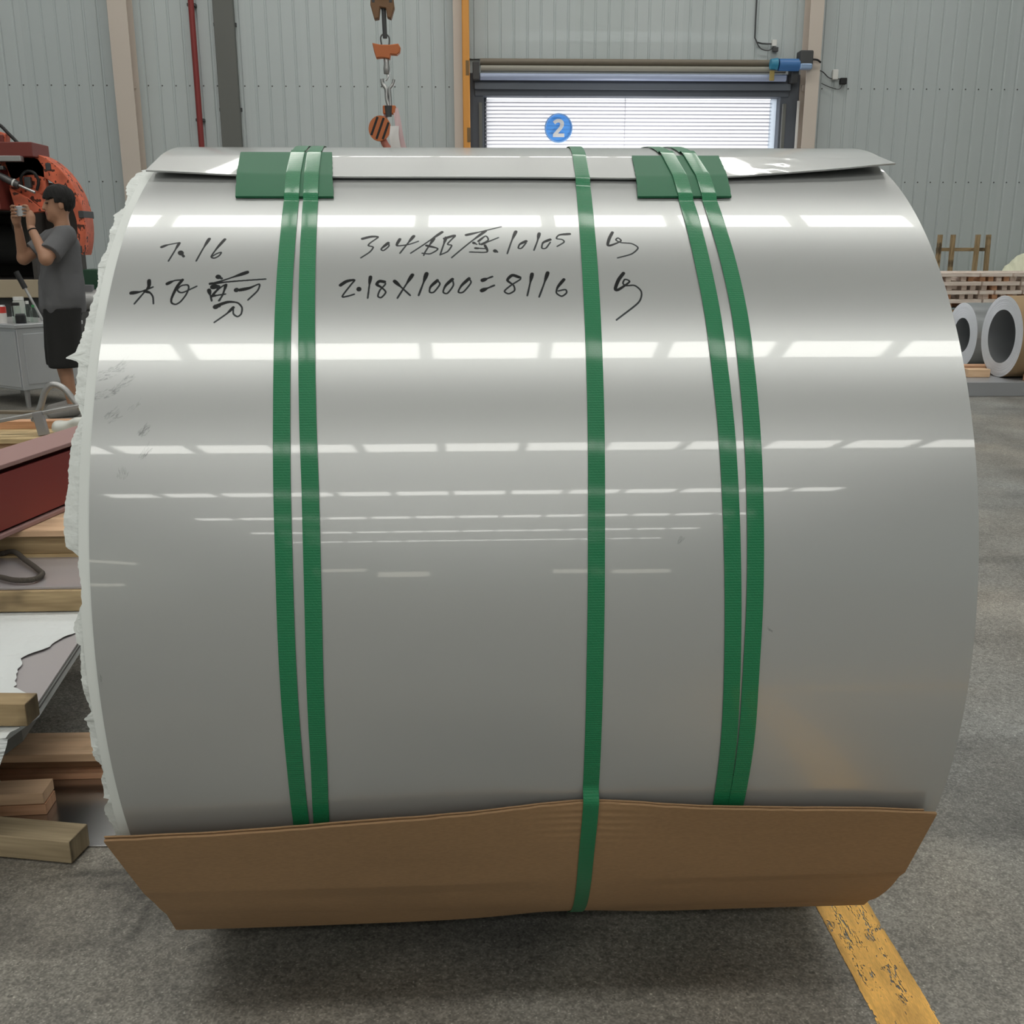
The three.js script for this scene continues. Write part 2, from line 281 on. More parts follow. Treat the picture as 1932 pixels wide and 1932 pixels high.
// high windows of the far end, mirrored small in the coil
{
  const glow = std([0.8, 0.8, 0.78], 0.5, 0, { emissive: new THREE.Color(1, 0.95, 0.8), emissiveIntensity: 4 });
  [[5.2, 3.7, 2.6, 0.9], [8.4, 3.5, 3.0, 0.9], [-6.6, 4.6, 2.2, 0.7], [-3.6, 3.5, 2.6, 1.2]].forEach(([x, y, w, h], i) => {
    const s = struct(`window_${ROWS.length + 1 + i}`, ['wide bright window in the far end wall', 'long bright window near the corner of the far end wall', 'small high window in the far end wall', 'tall bright window in the far end wall'][i], 'window', [x, y, 49.98]);
    part('pane', bx(w, h, 0.02, 0, 0, -0.01, 0), glow, s);
    part('window_frame', [bx(w + 0.2, 0.1, 0.08, 0, h / 2 + 0.05, -0.04), bx(w + 0.2, 0.1, 0.08, 0, -h / 2 - 0.05, -0.04), bx(0.1, h, 0.08, -w / 2 - 0.05, 0, -0.04), bx(0.1, h, 0.08, w / 2 + 0.05, 0, -0.04)], M.dark, s);
  });
  [[4.9, 26, 18], [1.5, 24, 20]].forEach(([y, z, len], i) => {
    const s = struct(`window_${ROWS.length + 5 + i}`, ['long high band of windows in the side wall', 'long low band of windows in the side wall'][i], 'window', [-11.98, y, z]);
    for (let k = 0; k < 6; k++) part('pane', bx(0.02, 0.42, len / 6 - 0.15, 0.012, 0, (k - 2.5) * len / 6, 0), glow, s);
    part('window_frame', [bx(0.06, 0.08, len + 0.2, 0.03, 0.25, 0), bx(0.06, 0.08, len + 0.2, 0.03, -0.25, 0)], M.dark, s);
  });
}
// steel columns and pipes on the back wall
{
  const col = (name, label, x, w, d, m) => {
    const s = thing(name, label, 'column', [x, 0, WZ]);
    part('flange', bx(w, 10, 0.014, 0, 5, d, 0.003), m, s); part('flange', bx(w, 10, 0.014, 0, 5, 0.02, 0.003), m, s);
    part('web', bx(0.012, 10, d - 0.02, 0, 5, d / 2, 0.002), m, s);
    for (const y of [2.19, 3.53, 4.87]) part('cleat', bx(w * 0.7, 0.09, 0.03, 0, y, 0.03), m, s);
    s.userData.kind = 'structure'; return s;
  };
  col('trim_1', 'beige steel column on the wall above the orange machine', -5.02, 0.27, 0.30, M.column);
  col('trim_2', 'beige steel column behind the orange pipe', -0.21, 0.15, 0.26, M.column);
  col('trim_3', 'beige steel column right of the roller door', 4.99, 0.2, 0.30, M.column);
  const gc = struct('trim_4', 'flat dark grey duct running up the ribbed wall', 'duct', [-3.58, 0, WZ]);
  part('duct', bx(0.29, 10, 0.1, 0, 5, 0.07, 0.012), M.greycolumn, gc);
  for (const y of [1.9, 3.2, 4.35]) for (const x of [-1, 1]) part('bracket', bx(0.05, 0.05, 0.04, x * 0.14, y, 0.03), M.dark, gc);
  const rp = struct('trim_5', 'thin dark red pipe running up the ribbed wall', 'pipe', [-4.03, 0, WZ]);
  part('pipe', cyl(0.042, 0.042, 10, 0, 5, 0.1, 16), M.redpaint, rp);
  for (const y of [1.6, 3.05, 4.6]) part('clip', bx(0.12, 0.04, 0.1, 0, y, 0.05), M.dark, rp);
  const op = struct('trim_6', 'orange pipe with dark tape marks beside the roller door', 'pipe', [-0.105, 0, WZ + 0.36]);
  part('pipe', bx(0.105, 10, 0.09, 0, 5, 0, 0.02), M.orange, op);
  for (const [y, h, x] of [[3.73, 0.2, 0.02], [2.82, 0.2, 0.03], [1.9, 0.2, 0.0]]) part('tape_mark', bx(0.05, h, 0.004, x, y, 0.047, 0), std([0.2, 0.12, 0.05], 0.7), op);
  const conduit = thing('cable_conduit', 'thin grey conduit with a small junction box on the wall above the roller door', 'conduit', [4.17, 0, WZ + 0.03]);
  part('tube', tube([[0, 10, 0], [0, 6, 0], [0, 4.3, 0], [0.01, 4.18, 0], [0.08, 4.15, 0], [0.26, 4.14, 0]], 0.011, 80, 6), M.dark, conduit);
  part('cable', tube([[0.02, 4.17, 0.01], [0.1, 4.07, 0.015], [0.22, 4.05, 0.015], [0.29, 4.1, 0.01]], 0.008, 24, 6), M.dark, conduit);
  part('junction_box', bx(0.07, 0.09, 0.05, 0.29, 4.15, 0.01), M.white, conduit); part('sensor_head', bx(0.08, 0.06, 0.06, 0.31, 4.06, 0.02), M.dark, conduit);
  const wb = thing('alarm_sensor', 'small white box and black box wired to the wall right of the roller door', 'sensor', [5.41, 0, WZ + 0.04]);
  part('white_box', bx(0.085, 0.14, 0.06, 0, 3.72, 0, 0.01), M.white, wb); part('black_box', bx(0.1, 0.09, 0.07, 0.13, 3.63, 0, 0.01), M.black, wb);
  part('wire', tube([[-0.32, 3.8, 0.0], [-0.2, 3.76, 0.01], [-0.08, 3.67, 0.01], [0.1, 3.66, 0.01]], 0.008, 24, 6), M.dark, wb);
  part('wire', tube([[0.12, 3.6, 0.02], [0.08, 3.52, 0.02], [-0.05, 3.54, 0.01], [-0.2, 3.6, 0]], 0.006, 24, 6), M.dark, wb);
}
// roller door: back-lit translucent slats in a dark frame
{
  const x0 = 0.15, x1 = 4.6, top = 3.4, d = struct('door_1', 'closed white roller door glowing with daylight behind the coil', 'door', [0, 0, WZ]);
  const slatM = phys([0.90, 0.89, 0.90], 1, 0, { transmission: 0.55, thickness: 0, specularIntensity: 0.2 });
  const gapM = phys([0.50, 0.50, 0.56], 1, 0, { transmission: 0.2, thickness: 0, specularIntensity: 0.2 });
  const flat = (w, hh) => sheet([-w / 2, w / 2], [-hh / 2, hh / 2], (x, y) => [x, y, 0]);
  const h = 0.0538, curl = w => sheet([-w / 2, w / 2], range(-1, 1, 6), (x, t) => [x, t * (h - 0.011) / 2, 0.008 * (1 - t * t)]), sg = [curl(2.1 - 0.004), curl(2.22 - 0.004)], hinge = flat(4.36, 0.016);
  for (let k = 0; k < 62; k++) { const y = top - 0.012 - h * (k + 0.5); if (y < 0.03) break; const hg = part('hinge', hinge, gapM, d); hg.position.set(2.35, y - h / 2, -0.128); sg.forEach((g, i) => { const o = part('slat', g, slatM, d); o.position.set(i ? 2.292 + 1.11 : 0.19 + 1.05, y + 0.003 * Math.sin(k * 3 + i), -0.13); }); }
  const eb = part('end_bar', flat(0.1, top), phys([0.72, 0.80, 0.88], 1, 0, { transmission: 0.42, thickness: 0, specularIntensity: 0.2 }), d); eb.position.set(4.55, top / 2, -0.124); part('joint_strip', flat(0.012, top), gapM, d).position.set(2.29, top / 2, -0.1295);
  part('frame_jamb', bx(0.27, 3.72, 0.22, 0.015, 1.86, -0.06, 0.01), M.lintel, d); part('frame_jamb', bx(0.28, 3.72, 0.22, 4.74, 1.86, -0.06, 0.01), M.lintel, d);
  part('guide_channel', bx(0.06, 3.5, 0.05, 0.17, 1.75, -0.165, 0.004), M.lintel, d);
  part('frame_rail', bx(0.05, 3.3, 0.06, 0.1, 1.65, 0.11, 0.006), M.greycolumn, d); part('frame_rail', bx(0.05, 3.3, 0.06, 4.65, 1.65, 0.11, 0.006), M.greycolumn, d);
  part('edge_strip', bx(0.035, 3.35, 0.03, 4.865, 1.67, 0.1, 0.004), M.white, d);
  part('lintel', bx(4.7, 0.3, 0.24, 2.37, 3.55, -0.04, 0.01), M.lintel, d);
  part('lintel_beam', bx(4.7, 0.09, 0.03, 2.37, 3.53, 0.13, 0.004), std([0.14, 0.16, 0.19], 0.5), d);
  part('guide_tube', cyl(0.048, 0.048, 4.52, 2.36, 3.645, 0.2, 20, [0, 0, Math.PI / 2]), M.bluegrey, d);
  part('roller_tube', cyl(0.045, 0.045, 4.5, 2.36, 3.755, 0.2, 20, [0, 0, Math.PI / 2]), M.beigesteel, d);
  part('roller_tube', cyl(0.05, 0.05, 4.56, 2.38, 3.85, 0.16, 20, [0, 0, Math.PI / 2]), M.brownsteel, d);
  part('header_board', bx(5.02, 0.5, 0.05, 2.38, 3.68, -0.08, 0), M.wall, d);
  part('bearing', bx(0.1, 0.24, 0.2, 0.04, 3.72, 0.16, 0.01), M.dark, d); part('bearing', bx(0.1, 0.2, 0.2, 4.74, 3.68, 0.16, 0.01), M.dark, d);
  part('motor', cyl(0.085, 0.085, 0.3, 4.62, 3.81, 0.3, 20, [0, 0, Math.PI / 2]), std([0.05, 0.17, 0.42], 0.4), d);
  part('motor_cap', cyl(0.07, 0.085, 0.1, 4.4, 3.82, 0.3, 20, [0, 0, Math.PI / 2]), std([0.03, 0.22, 0.36], 0.4), d);
  part('gearbox', bx(0.2, 0.2, 0.2, 4.86, 3.9, 0.28, 0.02), M.dark, d);
  part('motor_bracket', bx(0.18, 0.08, 0.12, 4.86, 3.78, 0.34, 0.02), std([0.3, 0.42, 0.62], 0.3, 0.3), d);
  part('brake_tab', bx(0.07, 0.14, 0.03, 4.38, 3.66, 0.31, 0.008), std([0.33, 0.25, 0.08], 0.6), d);
  part('motor_cable', tube([[4.93, 3.88, 0.34], [5.02, 3.87, 0.36], [5.08, 3.84, 0.34]], 0.014, 20, 6), M.black, d);
  const door = new THREE.PointLight(new THREE.Color(1, 0.985, 1), 6, 0, 2); door.position.set(2.37, 1.7, WZ + 0.6); door.shadow.radius = 0; door.name = 'door_daylight'; scene.add(door);
  const gr = struct('ground', 'concrete yard outside the roller door', 'ground'); part('yard', bx(60, 0.1, 40, 0, -0.06, -35.1, 0), std([0.3, 0.3, 0.29], 0.9), gr); part('threshold', bx(5.2, 0.02, 0.4, 2.4, -0.009, WZ - 0.05, 0), M.darksteel, gr);
  // round number sign on the slats
  const s = thing('number_sign', 'round blue sign with a white 2 on the roller door', 'sign', [1.283, 2.974, WZ - 0.116]);
  part('disc', new THREE.CircleGeometry(0.2, 48), phys([0.12, 0.42, 0.95], 0.6, 0, { transmission: 0.3, thickness: 0 }), s);
  part('rim', new THREE.TorusGeometry(0.2, 0.012, 10, 48).translate(0, 0, 0.006), std([0.25, 0.5, 0.95], 0.4), s);
  const font = await new FontLoader().loadAsync('fonts/droid/droid_sans_bold.typeface.json');
  const tg = new TextGeometry('2', { font, size: 0.25, depth: 0.008, curveSegments: 10, bevelEnabled: true, bevelSize: 0.004, bevelThickness: 0.002 });
  tg.computeBoundingBox(); const b = tg.boundingBox; tg.translate(-(b.min.x + b.max.x) / 2, -(b.min.y + b.max.y) / 2, 0.008);
  part('numeral', tg, std([0.88, 0.9, 0.92], 0.5), s);
}

// ------------------------------------------------------------------ the steel coil
const R = 0.6076, COIL_SIZE = 1.1625, COIL_AT = [0.0124, 0.0005, -0.2716], A0 = -25, A1 = 80;   // the coil is drawn 1 m wide, then built at its real size of 1.16 m
// marker strokes on the sheet: width, then x and arc in millimetres
const INK = [[2.2,-451,532,-444,536,-431,540],[2.0,-431,539,-435,522,-439,507],[3.8,-427,522,-422,515],[2.4,-396,547,-401,528,-406,507],[2.2,-377,546,-384,530,-389,515,-385,512,-380,516,-378,522,-383,520,-388,515],[2.6,-475,456,-464,458,-451,465],[2.6,-457,475,-456,466,-460,457,-469,440],[2.0,-460,459,-453,456,-449,450,-447,440],[2.4,-435,470,-427,475,-418,476],[2.0,-418,476,-423,465,-427,448,-426,441,-421,439,-416,443,-411,453,-409,463,-411,468,-418,467,-422,461,-419,457,-414,457,-400,466],[3.4,-377,481,-372,478],[2.7,-343,488,-368,476,-385,469],[1.7,-385,470,-353,474,-320,477],[3.9,-381,465,-374,466,-375,461],[2.7,-385,460,-380,444],[1.7,-381,450,-376,459,-367,468,-368,455,-371,444],[1.7,-380,451,-365,454],[2.0,-366,468,-368,453,-372,444],[3.4,-353,460,-352,460],[2.4,-349,460,-338,463,-327,469,-328,459,-338,445],[3.4,-375,435,-370,436],[2.2,-373,437,-361,442,-350,441,-344,434,-344,425,-348,421,-353,425,-354,434],[2.0,-354,434,-361,425,-374,413],[2.2,-209,547,-198,551,-190,550,-199,539,-201,534,-195,531,-199,522,-209,512],[2.2,-177,539,-185,528,-182,525,-176,533,-177,540],[2.2,-163,546,-166,534,-152,536,-140,542],[2.4,-146,552,-154,536,-162,520],[2.2,-111,560,-133,536,-149,520],[2.2,-121,547,-131,523,-133,516],[1.9,-130,534,-116,528,-125,519,-135,520],[2.2,-106,549,-113,517],[2.2,-108,547,-95,553,-104,537,-99,534,-104,523,-113,517],[2.2,-81,554,-62,561,-37,571],[2.2,-57,562,-77,539,-99,512],[2.2,-72,539,-68,536],[1.7,-66,542,-57,552,-54,544,-64,536,-65,539],[1.7,-62,536,-41,549],[1.9,-58,534,-56,522,-77,522],[1.7,-70,529,-56,528],[2.9,-46,524,-43,522],[2.4,-19,561,-25,542,-31,519],[2.2,-7,542,-15,536,-17,529,-13,529,-7,539],[2.4,10,557,7,542,2,525],[2.2,23,545,14,539,12,529,17,529,23,540],[2.2,48,556,35,554,31,547,38,545,40,540,31,532],[2.2,102,559,97,547,94,535,98,534,111,542,108,548,105,544,111,539,124,537,131,529,122,518,104,511],[2.4,-231,467,-224,473,-215,475,-219,467,-228,450,-222,450,-214,453],[3.4,-209,461,-208,459],[2.4,-196,480,-198,447],[2.2,-179,472,-185,473,-188,468,-182,463,-177,456,-182,448,-186,450,-184,459,-178,468,-179,472],[2.6,-167,473,-148,451],[2.6,-146,483,-154,466,-163,447],[2.9,-129,485,-133,469,-138,451],[2.2,-116,474,-124,464,-125,456,-120,456,-113,468,-116,474],[2.2,-98,476,-106,466,-109,456,-104,454,-97,466,-98,476],[2.2,-78,477,-87,466,-91,456,-85,456,-76,470,-78,477],[2.9,-62,474,-50,480],[2.9,-63,458,-48,466],[2.2,-18,479,-26,482,-32,474,-25,466,-24,458,-31,453,-36,457,-28,466,-17,475,-16,479],[2.6,-2,484,-5,469,-9,450],[2.6,17,486,11,466,5,448],[2.2,36,475,28,463,26,454,32,449,38,454,37,459,28,457],[2.4,109,485,102,474,97,460,101,459,115,471,110,475,107,469,110,465,121,465,128,455,123,439,95,414]];
const polar = (x, deg, r) => [x, R + r * Math.sin(deg * D2R), r * Math.cos(deg * D2R)];
const LAP_EDGE = [[-0.5, 65.9], [-0.39, 65.2], [0, 65.2], [0.22, 64.7], [0.29, 65.1], [0.36, 65.7], [0.44, 66.4], [0.505, 67.6]];
const LAP_LIFT = [[-0.505, 0.012], [-0.42, 0.009], [-0.3, 0.0055], [0.2, 0.0055], [0.3, 0.008], [0.42, 0.013], [0.505, 0.017]];
const lapD = (deg, x) => {                                                // how far the outer lap stands off the coil
  const e = smoothTable(LAP_EDGE, x), l = smoothTable(LAP_LIFT, x, 0.08);
  if (deg < 73.4) { const t = clamp((deg - e) / (73.4 - e)), a = polar(0, e, R + l), b = polar(0, 73.4, R + 0.0082), y = mix(a[1], b[1], t) - R, z = mix(a[2], b[2], t); return Math.hypot(y, z) - R; }
  return deg < 85 ? mix(0.0082, 0.006, (deg - 73.4) / 11.6) : mix(0.006, 0.0028, sstep(85, 130, deg));
};
const padD = (deg, x) => { const e = smoothTable(LAP_EDGE, x) - 0.2, on = lapD(Math.max(deg, e), x) + 0.003; return deg >= e ? on : mix(0.0032, on, clamp((deg - e + 5.5) / 5.5)); };
const PADS = [[[[60.0, -0.3762], [73.9, -0.3944]], [[60.3, -0.2517], [74, -0.268]]], [[[60.0, 0.143], [72.5, 0.1521]], [[60.0, 0.2656], [72.6, 0.2747]]]];
const onPad = (deg, x) => PADS.some(([l, r]) => deg > 59.9 && deg < 75 && x > lerpTable(l, deg) - 0.012 && x < lerpTable(r, deg) + 0.012);
const CARD_TOP = [[-0.5206, -20.2], [-0.38, -19.7], [-0.254, -18.9], [-0.076, -17.7], [0.02, -17.25], [0.048, -17.2], [0.075, -17.25], [0.18, -17.8], [0.31, -18.4], [0.445, -19.0], [0.4875, -19.7]];
const cardD = (deg, x) => {                                               // the kraft board stands off except where the strap pulls it in
  const pinch = Math.exp(-(((x - 0.062) / 0.10) ** 2)), t = lerpTable(CARD_TOP, x);
  const side = sstep(-0.5, 0.4, x), open = lerpTable([[-56, mix(0.020, 0.011, side)], [-33.3, mix(0.011, 0.009, side)], [t, mix(0.021, 0.015, side)]], deg);
  const [a, b] = deg > -33.3 ? [t, -33.3] : [-33.3, -56], flat = (R + open) * Math.cos((a - b) / 2 * D2R) / Math.cos((clamp(deg, b, a) - (a + b) / 2) * D2R) - R;   // two flat panels with a crease between
  let d = mix(Math.max(flat, 0.004), 0.0075, pinch);
  const near = Math.exp(-(((x - 0.062) / 0.055) ** 2)) - Math.exp(-(((x - 0.062) / 0.012) ** 2));
  d += 0.0005 * near * Math.sin(deg * 5.2 + x * 9 + 2 * noise(x * 30, deg * 0.7, 5)) * sstep(-27, -22, deg) * sstep(t + 0.2, t - 1.2, deg);
  return d;
};
const coil = thing('steel_coil', 'large shiny stainless steel coil with green straps and black marker writing', 'steel coil', COIL_AT); coil.scale.setScalar(COIL_SIZE);
{
  // what is written and smeared on the sheet
  const W = 2048, H = 2048, cv = document.createElement('canvas'); cv.width = W; cv.height = H;
  const c = cv.getContext('2d'); c.fillStyle = '#ffffff'; c.fillRect(0, 0, W, H);
  const arc = R * (A1 - A0) * D2R * 1000, X = mm => (mm + 500) / 1000 * W, Y = mm => H - (mm - R * A0 * D2R * 1000) / arc * H, pxmm = W / 1000;
  c.lineCap = 'round'; c.lineJoin = 'round';
  for (const [w, ...q] of INK) {
    const P = []; for (let i = 0; i < q.length; i += 2) P.push(V(X(q[i]), Y(q[i + 1]), 0));
    const curve = new THREE.CatmullRomCurve3(P, false, 'catmullrom', 0.4), n = Math.max(10, Math.round(curve.getLength() / 2.2)), pts = curve.getSpacedPoints(n);
    for (let i = 0; i < n; i++) {
      const t = i / n, k = 1.6 - 0.85 * sstep(0, 0.4, t) + 0.25 * Math.sin(t * 9) * (1 - t);
      c.strokeStyle = `rgba(${Math.round(mix(26, 58, t))},${Math.round(mix(28, 64, t))},${Math.round(mix(30, 68, t))},0.95)`;
      c.lineWidth = Math.max(3.8, w * 1.05 * pxmm * k);
      c.beginPath(); c.moveTo(pts[i].x, pts[i].y); c.lineTo(pts[i + 1].x, pts[i + 1].y); c.stroke();
    }
  }
  // greasy finger marks near the papered edge
  const smear = (x, deg, len, wid, ang, n, a) => {
    const cx = X(x * 1000), cy = Y(R * deg * D2R * 1000);
    for (let i = 0; i < n; i++) {
      const u = (rnd() - 0.5) * len, v = (rnd() - 0.5) * wid * (1 - 0.6 * Math.abs(u / len)), l = rr(3, 12), px = cx + (u * Math.cos(ang) - v * Math.sin(ang)) * pxmm, py = cy - (u * Math.sin(ang) + v * Math.cos(ang)) * pxmm, b = ang + rr(-0.4, 0.4);
      c.strokeStyle = `rgba(110,112,110,${a * rr(0.1, 0.5)})`; c.lineWidth = rr(0.7, 1.8); c.beginPath(); c.moveTo(px, py); c.lineTo(px + l * Math.cos(b), py - l * Math.sin(b)); c.stroke();
    }
  };
  smear(-0.487, 32.7, 34, 13, 0.35, 90, 0.4); smear(-0.474, 33.7, 16, 10, 0.7, 30, 0.3); smear(-0.490, 30.3, 34, 9, 0.3, 70, 0.45); smear(-0.470, 31.4, 30, 9, 0.7, 60, 0.42);
  smear(-0.4797, 27.8, 14, 14, 0.6, 60, 0.5); smear(-0.456, 28.8, 16, 6, 0.8, 16, 0.3); smear(-0.4436, 26.1, 13, 10, 0.7, 60, 0.55); smear(-0.4407, 23.7, 15, 8, 0.9, 40, 0.45); smear(-0.4648, 21.4, 9, 12, 1.6, 36, 0.4);
  smear(0.1564, 13.75, 8, 5, 1.1, 16, 0.4); smear(0.2623, 3.9, 5, 3, 2.5, 10, 0.4); smear(-0.4965, -0.5, 14, 2, 1.6, 10, 0.5);
  const ink = new THREE.CanvasTexture(cv); ink.colorSpace = THREE.SRGBColorSpace; ink.anisotropy = 8; ink.wrapS = ink.wrapT = THREE.ClampToEdgeWrapping;
  const sheetMat = phys([0.45, 0.465, 0.465], 0.31, 0.44, { map: ink, ior: 1.5, clearcoat: 0.62, clearcoatRoughness: 0.03 });
  const bare = phys([0.45, 0.465, 0.465], 0.31, 0.44, { ior: 1.5, clearcoat: 0.62, clearcoatRoughness: 0.03 });
  M.sheet = bare;
  const degs = [...range(A0, A1, 210), ...range(A1, 360 + A0, 170).slice(1)];
  const uvf = (x, d) => [x + 0.5, clamp((d > 200 ? 0 : d - A0) / (A1 - A0), 0.001, 0.999)];
  part('outer_wrap', plate(range(-0.5, 0.5, 4), degs, (x, d) => polar(x, d, R), (x, d) => polar(x, d, R - 0.0022), uvf), sheetMat, coil);
  // wound edges at both ends and the bore
  const rings = dataTex(8, 1024, (u, v) => { const k = 0.35 + 0.65 * hash(Math.floor(v * 190), 1, 3) * (v * 190 % 1 > 0.2 ? 1 : 0.3); return [k, k, k]; }, false);
  const edgeMat = std([0.40, 0.40, 0.39], 0.4, 0.9, { bumpMap: rings, bumpScale: 0.002 });
  for (const s of [-1, 1]) part('wound_edge', sheet(range(0.255, R - 0.001, 24), range(0, 360, 96), (r, d) => polar(s * 0.4985, s > 0 ? -d : d, r), (r, d) => [d / 360, (r - 0.255) / 0.352]), edgeMat, coil, 'wound edges of the steel strip in fine rings');
  part('bore', plate(range(-0.4985, 0.4985, 1), range(0, 360, 96), (x, d) => polar(x, -d, 0.254), (x, d) => polar(x, -d, 0.258)), M.steel, coil);
  // outer lap over the top with its creased free edge
  const us = range(-0.503, 0.507, 60), vs = [...range(0, 1, 12), ...range(1, 2, 8).slice(1), ...range(2, 3, 24).slice(1)];
  const ang = (x, v) => v < 1 ? mix(smoothTable(LAP_EDGE, x), 73.4, v) : v < 2 ? mix(73.4, 85, v - 1) : mix(85, 150, v - 2);
  const dent = (x, v) => v < 1 && x > 0.3 ? 0.0016 * Math.exp(-(((x - 0.38 + (1 - v) * 0.05) / 0.008) ** 2)) * sstep(1.0, 0.8, v) - 0.0012 * Math.exp(-(((x - 0.44) / 0.012) ** 2) - (((v - 0.9) / 0.1) ** 2)) : 0;
  part('outer_lap', plate(us, vs, (x, v) => polar(x, ang(x, v), R + lapD(ang(x, v), x) + dent(x, v)), (x, v) => polar(x, ang(x, v), R + Math.max(0.0003, lapD(ang(x, v), x) - 0.0022))), bare, coil, 'creased free end of the sheet over the top');
  // torn interleaving paper sticking out of one end
  const FR = [[70, 0.02], [69.5, 0.028], [64.9, 0.03], [61.6, 0.02], [59, 0.018], [57.3, 0.027], [56.2, 0.023], [50.8, 0.019], [48.6, 0.023], [47, 0.024], [44.5, 0.018], [40, 0.024], [36.9, 0.026], [35.5, 0.03], [34.9, 0.042], [34.3, 0.025], [30.7, 0.025], [30.1, 0.025], [28.1, 0.015], [25.5, 0.023], [23.3, 0.024], [20, 0.026], [16.6, 0.03], [14.1, 0.028], [13.1, 0.014], [12, 0.016], [11, 0.013], [8, 0.012], [7.2, 0.017], [5.5, 0.023], [3.8, 0.021], [3.5, 0.017], [-0.7, 0.02], [-2.6, 0.019], [-4.4, 0.015], [-5.3, 0.025], [-6.5, 0.022], [-10.3, 0.021], [-11.5, 0.015], [-12.7, 0.016], [-13.8, 0.019], [-16, 0.02], [-16.2, 0.014], [-18, 0.024], [-19.4, 0.026], [-21.8, 0.02]].reverse();
  const paper = std([0.70, 0.735, 0.72], 0.8, 0, { side: THREE.DoubleSide, bumpMap: dataTex(256, 256, (u, v) => { const k = fbm(u * 6, v * 6, 21, 4, 6, 6); return [k, k, k]; }, false, 12, 12), bumpScale: 0.004 });
  const len = d => (d >= -22 && d <= 70 ? lerpTable(FR, d) : 0.021 + 0.006 * (fbm(d * 0.3, 2, 5, 2) - 0.5)) + 0.0016 * (noise(d * 3, 1, 9) - 0.5) + 0.0012 * (noise(d * 9, 3, 9) - 0.5);
  const da = range(-60, 300, 1800);
  const band = std([0.72, 0.755, 0.74], 0.7, 0, { side: THREE.DoubleSide });
  part('interleaf_paper', sheet(range(0, 1, 6), da, (t, d) => polar(-0.497 - t * (0.003 + Math.min(len(d) - 0.001, 0.0115 + 0.0015 * noise(d * 0.15, 8, 3))), d, R - 0.0028), (t, d) => [t * 0.02, d * 0.0106]), band, coil, 'smooth white paper band along the sheet edge');
  part('interleaf_paper', sheet(range(0, 1, 10), da, (t, d) => { const l = Math.max(0.004, len(d)); return polar(-0.492 - t * (0.008 + l), d + 0.4 * t * (noise(d * 2.2, t * 2, 41) - 0.5), R - 0.0055 - 0.007 * t * (fbm(d * 0.3, t * 1.2, 13, 2) - 0.45) * (0.4 + t)); }, (t, d) => [t * 0.03, d * 0.0106]), paper, coil, 'torn ragged white paper sticking out of the coil end');
}
